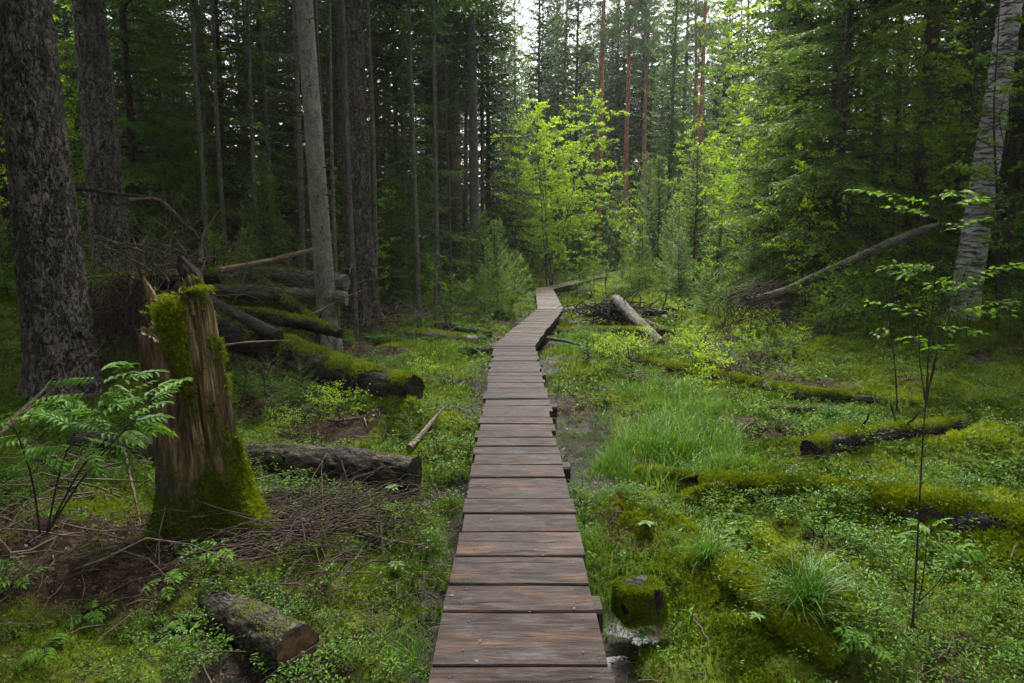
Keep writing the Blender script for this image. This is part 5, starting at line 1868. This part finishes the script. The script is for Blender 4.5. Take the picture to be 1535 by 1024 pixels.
for px, py, h, n, lab in ((80, 785, 25, 6, 'rowan seedling left of the stump foot with drooping leaves'),
                          (28, 880, 18, 5, 'rowan seedling at the left edge above the corner moss'),
                          (130, 935, 22, 7, 'rowan seedling on dark litter left of the sawn log'),
                          (65, 985, 18, 5, 'low rowan seedling in the bottom left corner moss'),
                          (250, 905, 42, 8, 'taller rowan seedling just left of the sawn log'),
                          (262, 948, 20, 6, 'rowan seedling under the left end of the sawn log'),
                          (330, 850, 28, 5, 'small seedling at the mossy foot of the stump'),
                          (1300, 990, 45, 6, 'rowan seedling at the bottom edge beside the mossy root hump'),
                          (460, 590, 22, 6, 'rowan seedling before the mossy log'),
                          (130, 330, 30, 7, 'bright leaves of a seedling between the two thickest trunks')):
    if py > 400:
        small_rowan(lab, px, py, h, n, rng, 38, .040, .5)


def whorl_plant(label, px, py, hpx, rng, n=9, leaf_px=15, mat='leaf_ground', tint=.5):
    b = hit(px, py)
    root = thing('starflower', label, 'plant', b)
    wd, lf = MB(), MB()
    t = b + np.array([rng.normal() * .006, rng.normal() * .006, hpx * mpp(b)])
    add_tube(wd, bent(b, t, 6, 0, .002, rng), .0016, 4, 0, None, None, .5, False)
    a = np.arange(n) * 2 * pi / n + rng.normal(size=n) * .15
    d = np.stack([np.cos(a), np.sin(a), np.full(n, .18)], 1)
    L = leaf_px * mpp(b) * rng.uniform(.7, 1.1, n)
    leafset(lf, np.repeat(t[None], n, 0), d, np.broadcast_to([0, 0, 1.0], (n, 3)), L, L * .36, 0, tint, .1, .25, True)
    wd.build('stem', ['leaf_ground'], root)
    lf.build('leaf', [mat], root)


for px, py, h, n, lab in ((592, 862, 18, 9, 'single star shaped green seedling left of the walk on dark ground'),
                          (588, 755, 26, 10, 'leafy green sprig in front of the cut end of the dark log'),
                          (970, 792, 10, 8, 'bright star shaped plant on the rusty moss right of the walk'),
                          (962, 978, 30, 8, 'upright leafy sprig at the bottom edge right of the walk'),
                          (1130, 960, 40, 8, 'green sprig standing before the dark side of the root hump')):
    whorl_plant(lab, px, py, h, rng, n)

# sapling with a tall bare stem and a rowan at its foot, right front
b = hit(1366, 968)
y = b[1]
stem = [b, P(1372, 880, y), P(1378, 760, y), P(1384, 640, y), P(1392, 560, y)]
rowan('thin_sapling', 'tall thin bare stem in the right foreground moss', [stem], [], rng, 4, .05, .5, .0062, 'sapling')
b = hit(1372, 925)
y = b[1]
LV = []
for (bx, by, tx, ty) in ((1392, 795, 1372, 780), (1392, 795, 1415, 778), (1392, 800, 1360, 805), (1392, 800, 1425, 798), (1390, 812, 1358, 818), (1390, 815, 1425, 820), (1432, 828, 1462, 828), (1432, 828, 1418, 838), (1434, 824, 1450, 812)):
    LV.append((P(bx, by, y), P(tx, ty, y + rng.normal() * .06), .55))
rowan('rowan_seedling', 'small rowan with spread blue green leaves beside the tall thin stem', [[b, P(1384, 870, y), P(1391, 790, y)], [P(1374, 905, y), P(1410, 870, y), P(1434, 822, y)]], LV, rng, 3, .058, .45, .0045, 'sapling')

# shrub of thin stems with layered bright leaves, right middle
def layered_shrub(label, stems, sprays, rng, leaf=.082, mat='leaf_mid', tint=.40, r=.011):
    base = np.asarray(stems[0][0])
    root = thing('leafy_shrub', label, 'shrub', base)
    wd, lf = MB(), MB()
    for s_ in stems:
        s_ = np.array(s_)
        s = np.linspace(0, 1, 16)
        p = np.stack([np.interp(s, np.linspace(0, 1, len(s_)), s_[:, c]) for c in range(3)], 1)
        for _ in range(3):
            p[1:-1] = (p[:-2] + 2 * p[1:-1] + p[2:]) / 4
        add_tube(wd, p, np.linspace(r, r * .35, 16), 6, 0, None, None, .5, False)
    for (a, b, n) in sprays:
        p = bent(a, b, 10, -.03, .01, rng)
        add_tube(wd, p, np.linspace(r * .4, r * .15, 10), 4, 0, None, None, .5, False)
        m = n * 4
        w = rng.uniform(.1, 1, m)
        q = np.stack([np.interp(w, np.linspace(0, 1, 10), p[:, c]) for c in range(3)], 1)
        sgn = rng.choice([-1, 1], m)
        d = nrm(b - a)
        pe = nrm(np.cross(d, [0, 0, 1.0]))
        dd = nrm(d * .6 + pe * sgn[:, None] * .9 + rng.normal(size=(m, 3)) * np.array([.35, .35, .15]) + np.array([0, 0, -.15]))
        q2 = q + dd * rng.uniform(0, .12, m)[:, None]
        many_tubes(wd, q, q2, .0025, .0015, 0, 3, 0)
        leafset(lf, q2, dd, np.array([0, 0, 1.0]) + rng.normal(size=(m, 3)) * .28, leaf * rng.uniform(.7, 1.2, m), leaf * .6 * rng.uniform(.8, 1.1, m), 0, np.clip(tint + rng.normal(size=m) * .2, 0, 1), .15, .2, True)
    wd.build('stem', ['twig_dark'], root)
    lf.build('foliage', [mat], root)


b = hit(1388, 606)
y = b[1]
stems = [[b, P(1392, 520, y), P(1402, 420, y), P(1412, 300, y)], [b, P(1378, 540, y), P(1377, 470, y)], [b, P(1400, 540, y), P(1425, 470, y), P(1450, 400, y)], [b + [.02, .05, 0], P(1404, 540, y), P(1412, 450, y)]]
spr = []
for (ax, ay, bx, by, n) in ((1410, 310, 1290, 285, 9), (1412, 300, 1440, 288, 6), (1408, 330, 1345, 310, 7), (1402, 400, 1335, 400, 9), (1404, 395, 1350, 412, 7), (1440, 420, 1535, 395, 9), (1440, 415, 1400, 430, 6), (1425, 470, 1520, 452, 9),
                            (1420, 468, 1500, 470, 8), (1405, 440, 1460, 425, 6), (1378, 480, 1340, 450, 4), (1400, 490, 1470, 500, 7), (1380, 520, 1365, 505, 4), (1408, 350, 1470, 330, 6), (1392, 530, 1420, 520, 5), (1420, 310, 1470, 300, 6)):
    yy = y + rng.normal() * .25
    spr.append((P(ax, ay, y), P(bx, by, yy), n))
layered_shrub('shrub of thin upright stems with layered bright leaves before the white birch', stems, spr, rng)
b = hit(1345, 620)
y = b[1]
layered_shrub('single slender stem with a few leaves at the left of the layered shrub', [[b, P(1343, 560, y), P(1332, 470, y), P(1322, 400, y)]],
              [(P(1330, 460, y), P(1305, 455, y + .1), 3), (P(1326, 420, y), P(1350, 400, y), 3), (P(1334, 490, y), P(1312, 500, y), 2)], rng, .07, 'leaf_mid', .5, .010)
b = hit(1262, 470)
# ------------------------------------------------------------------ ground cover
def scatter(n, y0, y1, rng, margin=1.2):
    y = np.sqrt(rng.uniform(y0 ** 2, y1 ** 2, n))
    w = .80 * y + margin
    x = rng.uniform(-1, 1, n) * w
    p = np.stack([x, y], 1)
    d = walk_dist(p)
    p = p[d > WALK_W / 2 + .02]
    return p


def gnormal(p):
    e = .03
    a = (ground_h(p + [e, 0]) - ground_h(p - [e, 0])) / (2 * e)
    b = (ground_h(p + [0, e]) - ground_h(p - [0, e])) / (2 * e)
    return nrm(np.stack([-a, -b, np.ones(len(p))], 1))


def dry(p, z, lim=.005):
    return z > WATER_Z + lim


def make_cover():
    rng = np.random.default_rng(2024)
    # moss
    mb = MB()
    rust = MB()
    RC = [G(955, 800, 0)[:2], G(975, 770, 0)[:2]]
    for (y0, y1, n, s) in ((1.6, 3.2, 42000, .014), (3.2, 5, 62000, .019), (5, 8, 70000, .028), (8, 13, 60000, .042), (13, 26, 50000, .075)):
        p = scatter(n, y0, y1, rng)
        z = ground_h(p)
        m = moss_mask(p) + .25 * fbm(p * 4, 3, 77)
        k = (rng.uniform(0, 1, len(p)) < np.clip((m - .25) * 2.0, .04, 1)) & dry(p, z, .02)
        p, z, m = p[k], z[k], m[k]
        N = gnormal(p)
        pos = np.stack([p[:, 0], p[:, 1], z], 1)
        yel = np.clip(.42 + .55 * fbm(p * 1.3, 3, 88) + .25 * fbm(p * 6, 2, 99), 0, 1)
        rd = np.min([np.linalg.norm((p - c) / [1.0, 1.5], axis=1) for c in RC], axis=0) + .06 * noise(p * 9, 3)
        r = rd < .20
        tufts(mb, pos[~r], N[~r], s * (.7 + .6 * np.clip(m[~r], 0, 1)), 5, rng, 0, yel[~r], .9, .34)
        if r.any():
            tufts(rust, pos[r], N[r], s * 1.0, 5, rng, 0, .5, .9, .25)
    tag(mb.build('moss_carpet', ['moss_green']), 'carpet of bright green moss over the whole forest floor', 'moss', None, 'stuff')
    tag(rust.build('rusty_moss', ['rusty_moss']), 'patch of rusty brown peat moss right of the walk', 'moss', None, 'stuff')

    # small leafy plants (bilberry, wintergreen ...)
    def template(nl, h, leaf, seed, rosette=False):
        r2 = np.random.default_rng(seed)
        m = MB()
        t = np.array([r2.normal() * h * .25, r2.normal() * h * .25, h])
        many_tubes(m, [[0, 0, -.01]], [t], .0016, .001, 0, 3, 0, 0, .15)
        f = r2.uniform(.25, 1, nl) if not rosette else np.full(nl, .95)
        O = t[None] * f[:, None]
        a = r2.uniform(0, 6.28, nl)
        D = np.stack([np.cos(a), np.sin(a), r2.uniform(-.1, .55, nl)], 1)
        O = O + D * (h * .28) * r2.uniform(.2, 1, nl)[:, None]
        leafset(m, O, D, np.array([0, 0, 1.0]) + r2.normal(size=(nl, 3)) * .3, leaf * r2.uniform(.7, 1.2, nl), leaf * .55, 0, np.clip(.5 + .3 * (f - .6) + r2.normal(size=nl) * .18, 0, 1), .15, .15)
        V = np.concatenate(m.V)
        F4 = [x for x in m.F if x.shape[1] == 4]
        F3 = [x for x in m.F if x.shape[1] == 3]
        return V, np.concatenate(F4), np.concatenate(F3), np.concatenate(m.T)

    def stamp(mb, tp, pos, sc, rng, tj=.12, tbase=0.0):
        V, F4, F3, T = tp
        n = len(pos)
        if n == 0:
            return
        a = rng.uniform(0, 6.28, n)
        c, s = np.cos(a)[:, None], np.sin(a)[:, None]
        X = (V[None, :, 0] * c - V[None, :, 1] * s)
        Y = (V[None, :, 0] * s + V[None, :, 1] * c)
        W = np.stack([X, Y, np.broadcast_to(V[None, :, 2], X.shape)], -1) * sc[:, None, None] + pos[:, None]
        b = (np.arange(n) * len(V))[:, None, None]
        t = np.clip(T[None] + rng.normal(size=(n, 1)) * tj + np.reshape(tbase, (-1, 1)), 0, 1)
        n0 = mb.n
        mb.add(W.reshape(-1, 3), (b + F3[None]).reshape(-1, 3), 0, np.broadcast_to(t, (n, len(V))).ravel(), None, False)
        f4 = (b + F4[None]).reshape(-1, 4) + n0
        mb.F.append(f4)
        mb.M.append(np.zeros(len(f4), np.int32))
        mb.S.append(np.zeros(len(f4), bool))
    T = [template(10, .09, .026, 1), template(14, .13, .028, 2), template(7, .05, .030, 3, True), template(18, .17, .026, 4), template(9, .07, .020, 5), template(6, .04, .040, 6, True), template(6, .10, .058, 7), template(5, .07, .050, 8, True)]
    toff = [0, -.22, .12, -.05, .2, .1, .05, .15]
    mb = MB()
    for (y0, y1, n, sc) in ((1.7, 3.2, 5200, .62), (3.2, 5, 7600, .75), (5, 8, 8200, .95), (8, 13, 8000, 1.25), (13, 26, 7500, 2.0)):
        p = scatter(n, y0, y1, rng)
        z = ground_h(p)
        cl = fbm(p * 1.4, 4, 123) + .25 * fbm(p * 5, 2, 130)
        left = (p[:, 0] < 0)
        k = (rng.uniform(0, 1, len(p)) < np.clip(.28 + 1.4 * cl + .22 * left + .5 * np.exp(-((p[:, 0] + .95) / .5) ** 2), .05, 1)) & dry(p, z, .01)
        p, z, cl = p[k], z[k], cl[k]
        kind = rng.integers(0, 6, len(p))
        big = (noise(p * 1.1, 71) > .12) & (p[:, 0] > .9) & (p[:, 1] < 5.5)
        kind = np.where(big & (rng.uniform(0, 1, len(p)) < .75), rng.integers(6, 8, len(p)), kind)
        kind = np.where(noise(p * 1.3, 72) > .35, 4, kind)
        kind = np.where(noise(p * .9, 44) > .3, 1, kind)
        for q in range(len(T)):
            s = kind == q
            stamp(mb, T[q], np.stack([p[s, 0], p[s, 1], z[s]], 1), sc * rng.uniform(.6, 1.35, s.sum()), rng, .14, toff[q] + .12 * cl[s])
    for pth, rr in MOSSY:
        n = 260
        i = rng.integers(0, len(pth), n)
        off = rng.normal(size=(n, 3)) * (rr[i] * .75)[:, None]
        h = np.sqrt(np.maximum(rr[i] ** 2 - off[:, 0] ** 2 * .5 - off[:, 1] ** 2 * .5, 0))
        pos = pth[i] + off * [.7, .7, 0] + np.stack([0 * h, 0 * h, h], 1)
        k = fbm(pos * 3, 3, 17) > -.1
        for q in range(6):
            s = k & (rng.integers(0, 6, n) == q)
            stamp(mb, T[q], pos[s], .65 * rng.uniform(.6, 1.3, s.sum()), rng, .14, toff[q])
    tag(mb.build('ground_plants', ['leaf_ground']), 'low leafy bilberry and wintergreen plants covering the forest floor', 'ground plants', None, 'stuff')

    # grass
    def blades(mb, base, L, lean, rng, w=.0035, tint=.5):
        n = len(base)
        a = rng.uniform(0, 6.28, n)
        d = np.stack([np.cos(a), np.sin(a), 0 * a], 1)
        s = np.linspace(0, 1, 5)
        C = base[:, None] + d[:, None] * (lean * L)[:, None, None] * (s ** 1.8)[None, :, None] + np.array([0, 0, 1.0]) * (L[:, None] * (s[None] - .38 * lean[:, None] * s[None] ** 2.4))[:, :, None]
        sd = np.stack([-np.sin(a + rng.normal(size=n) * .6), np.cos(a), 0 * a], 1)
        W = (w * (1 - s ** 1.6))[None, :, None] * np.reshape(L / .3, (-1, 1, 1)) ** .4
        V = np.stack([C - sd[:, None] * W, C + sd[:, None] * W], 2).reshape(n, 10, 3)
        f = np.array([[0, 1, 3, 2], [2, 3, 5, 4], [4, 5, 7, 6], [6, 7, 9, 8]])
        F = (np.arange(n)[:, None, None] * 10 + f[None]).reshape(-1, 4)
        t = np.clip(tint + rng.normal(size=n) * .18, 0, 1)
        mb.add(V.reshape(-1, 3), F, 0, np.repeat(t, 10), None, False)
    mb = MB()
    for (px, py, sx, sy, n, L, w) in ((975, 665, .42, .75, 4200, .24, .0032), (1030, 640, .40, .7, 2400, .22, .0032), (915, 705, .14, .28, 2200, .17, .0028), (870, 520, .35, 1.0, 3600, .17, .004), (1060, 690, .5, .5, 2600, .17, .003),
                                      (1010, 600, .5, 1.0, 2600, .2, .004), (672, 790, .07, .6, 1500, .10, .0024), (600, 555, .7, 1.0, 2600, .12, .004), (900, 860, .06, .5, 700, .10, .0024), (610, 985, .10, .2, 500, .13, .0026),
                                      (1120, 470, 1.5, 2.0, 2500, .2, .006), (1250, 640, .6, .5, 1800, .12, .003), (880, 770, .06, .3, 700, .10, .0024), (1000, 850, .3, .3, 500, .13, .0025)):
        c = hit(px, py)
        nc = max(4, n // 45)
        ct = rng.normal(size=(nc, 2)) * [sx * .55, sy * .55]
        ci = rng.integers(0, nc, n)
        hs = rng.uniform(.45, 1.25, nc)[ci]
        p = c[:2] + ct[ci] + rng.normal(size=(n, 2)) * .045 * (1 + c[1] / 12)
        ok = walk_dist(p) > WALK_W / 2 + .03
        p, hs = p[ok], hs[ok]
        z = ground_h(p)
        blades(mb, np.stack([p[:, 0], p[:, 1], z - .005], 1), L * hs * rng.uniform(.5, 1.2, len(p)), rng.uniform(.1, .95, len(p)), rng, w, np.clip(.3 + .35 * hs, 0, 1) * .8)
    for (y0, y1, n, L) in ((1.7, 4, 2600, .09), (4, 8, 4200, .11), (8, 16, 5200, .16)):
        p = scatter(n, y0, y1, rng)
        z = ground_h(p)
        k = dry(p, z, -.02) & (fbm(p * 1.1, 3, 222) + .3 * (p[:, 0] > 0) > .1)
        p, z = p[k], z[k]
        blades(mb, np.stack([p[:, 0], p[:, 1], z - .005], 1), L * rng.uniform(.5, 1.4, len(p)), rng.uniform(.1, .8, len(p)), rng, .0022 + L * .008, .5)
    tag(mb.build('grass', ['grass_blade']), 'fine bright green marsh grass growing beside the walk', 'grass', None, 'stuff')
    # tussocks one can point at
    for px, py, L, n, lab in ((1205, 915, .24, 420, 'tussock of long arching grass on the mossy slope at the lower right'), (1060, 840, .20, 300, 'grass tuft hanging over the edge of the mossy root hump'),
                              (1245, 625, .17, 300, 'thin grass tuft before the half sunk mossy log')):
        c = hit(px, py)
        root = thing('grass_tussock', lab, 'grass tuft', c)
        m = MB()
        p = c[:2] + rng.normal(size=(n, 2)) * .035
        blades(m, np.stack([p[:, 0], p[:, 1], ground_h(p) - .01], 1), L * rng.uniform(.5, 1.25, n), rng.uniform(.2, 1.4, n), rng, .0022, .36)
        m.build('blades', ['grass_blade'], root)

    # leaf litter and needles
    mb = MB()
    for (y0, y1, n, s) in ((1.6, 3.5, 42000, .013), (3.5, 6, 42000, .018), (6, 12, 24000, .032)):
        p = scatter(n, y0, y1, rng)
        z = ground_h(p)
        mm = moss_mask(p)
        k = rng.uniform(0, 1, len(p)) < np.where(p[:, 0] < 0, np.clip(1.0 - mm * .9, .1, 1), .25)
        p, z = p[k], z[k]
        N = gnormal(p)
        n_ = len(p)
        a = rng.uniform(0, 6.28, n_)
        d = np.stack([np.cos(a), np.sin(a), rng.normal(size=n_) * .35], 1)
        L = s * rng.uniform(.5, 1.7, n_)
        leafset(mb, np.stack([p[:, 0], p[:, 1], np.maximum(z, WATER_Z) + .004], 1), d, N + rng.normal(size=(n_, 3)) * .4, L, L * rng.uniform(.15, .7, n_), 0, np.clip(rng.beta(1.2, 2.4, n_), 0, 1), .2, -.3)
    tag(mb.build('leaf_litter', ['litter_flake']), 'brown leaf litter and bark flakes on the dark ground left of the walk', 'leaf litter', None, 'stuff')
    mb = MB()
    n = 2600
    p = scatter(n, 1.7, 9, rng)
    p = p[(p[:, 0] < -.4) | (rng.uniform(0, 1, len(p)) < .55)]
    a = rng.uniform(0, 6.28, len(p))
    L = rng.uniform(.06, .40, len(p))
    A = np.stack([p[:, 0], p[:, 1], ground_h(p) + .012], 1)
    q = p + np.stack([np.cos(a), np.sin(a)], 1) * L[:, None]
    ok = walk_dist(q) > .4
    B = np.stack([q[:, 0], q[:, 1], ground_h(q) + .012 + rng.uniform(0, .05, len(p))], 1)
    many_tubes(mb, A[ok], B[ok], .0022 + .003 * rng.uniform(0, 1, ok.sum()), .0012, -.01, 4, 3, 0, .5, .03, rng)
    tag(mb.build('twig_litter', ['dead_wood']), 'small fallen twigs strewn over the moss and litter', 'twigs', None, 'stuff')

    # bits blown onto the planks
    mb = MB()
    n = 150
    y = rng.uniform(2.0, 9.5, n)
    x = .035 + rng.uniform(-.30, .30, n)
    a = rng.uniform(0, 6.28, n)
    L = rng.uniform(.006, .022, n)
    leafset(mb, np.stack([x, y, np.full(n, WALK_Z + .006)], 1), np.stack([np.cos(a), np.sin(a), 0 * a], 1), np.array([0, 0, 1.0]) + rng.normal(size=(n, 3)) * .12, L, L * rng.uniform(.08, .6, n), 0, rng.uniform(.3, 1, n), .1, -.1)
    tag(mb.build('plank_litter', ['litter_flake']), 'tiny dry needles and leaf bits lying on the near planks', 'leaf litter', None, 'stuff')


make_cover()

# ------------------------------------------------------------------ damp air
def make_haze():
    m, nt = nodes('damp_air')
    v = nt.nodes.new('ShaderNodeVolumePrincipled')
    v.inputs['Color'].default_value = (.90, .96, .95, 1)
    v.inputs['Density'].default_value = .0003
    v.inputs['Anisotropy'].default_value = .3
    o = nt.nodes.new('ShaderNodeOutputMaterial')
    nt.links.new(v.outputs[0], o.inputs['Volume'])
    mb = MB()
    x, y0, y1, z0, z1 = 240, -80, 240, -6, 44
    V = [[-x, y0, z0], [x, y0, z0], [x, y1, z0], [-x, y1, z0], [-x, y0, z1], [x, y0, z1], [x, y1, z1], [-x, y1, z1]]
    F = [[0, 3, 2, 1], [4, 5, 6, 7], [0, 1, 5, 4], [1, 2, 6, 5], [2, 3, 7, 6], [3, 0, 4, 7]]
    mb.add(V, F, 0, .5, None, False)
    o = mb.build('haze', ['damp_air'])
    tag(o, 'thin damp haze hanging in the far part of the wood', 'haze', None, 'stuff')


make_haze()
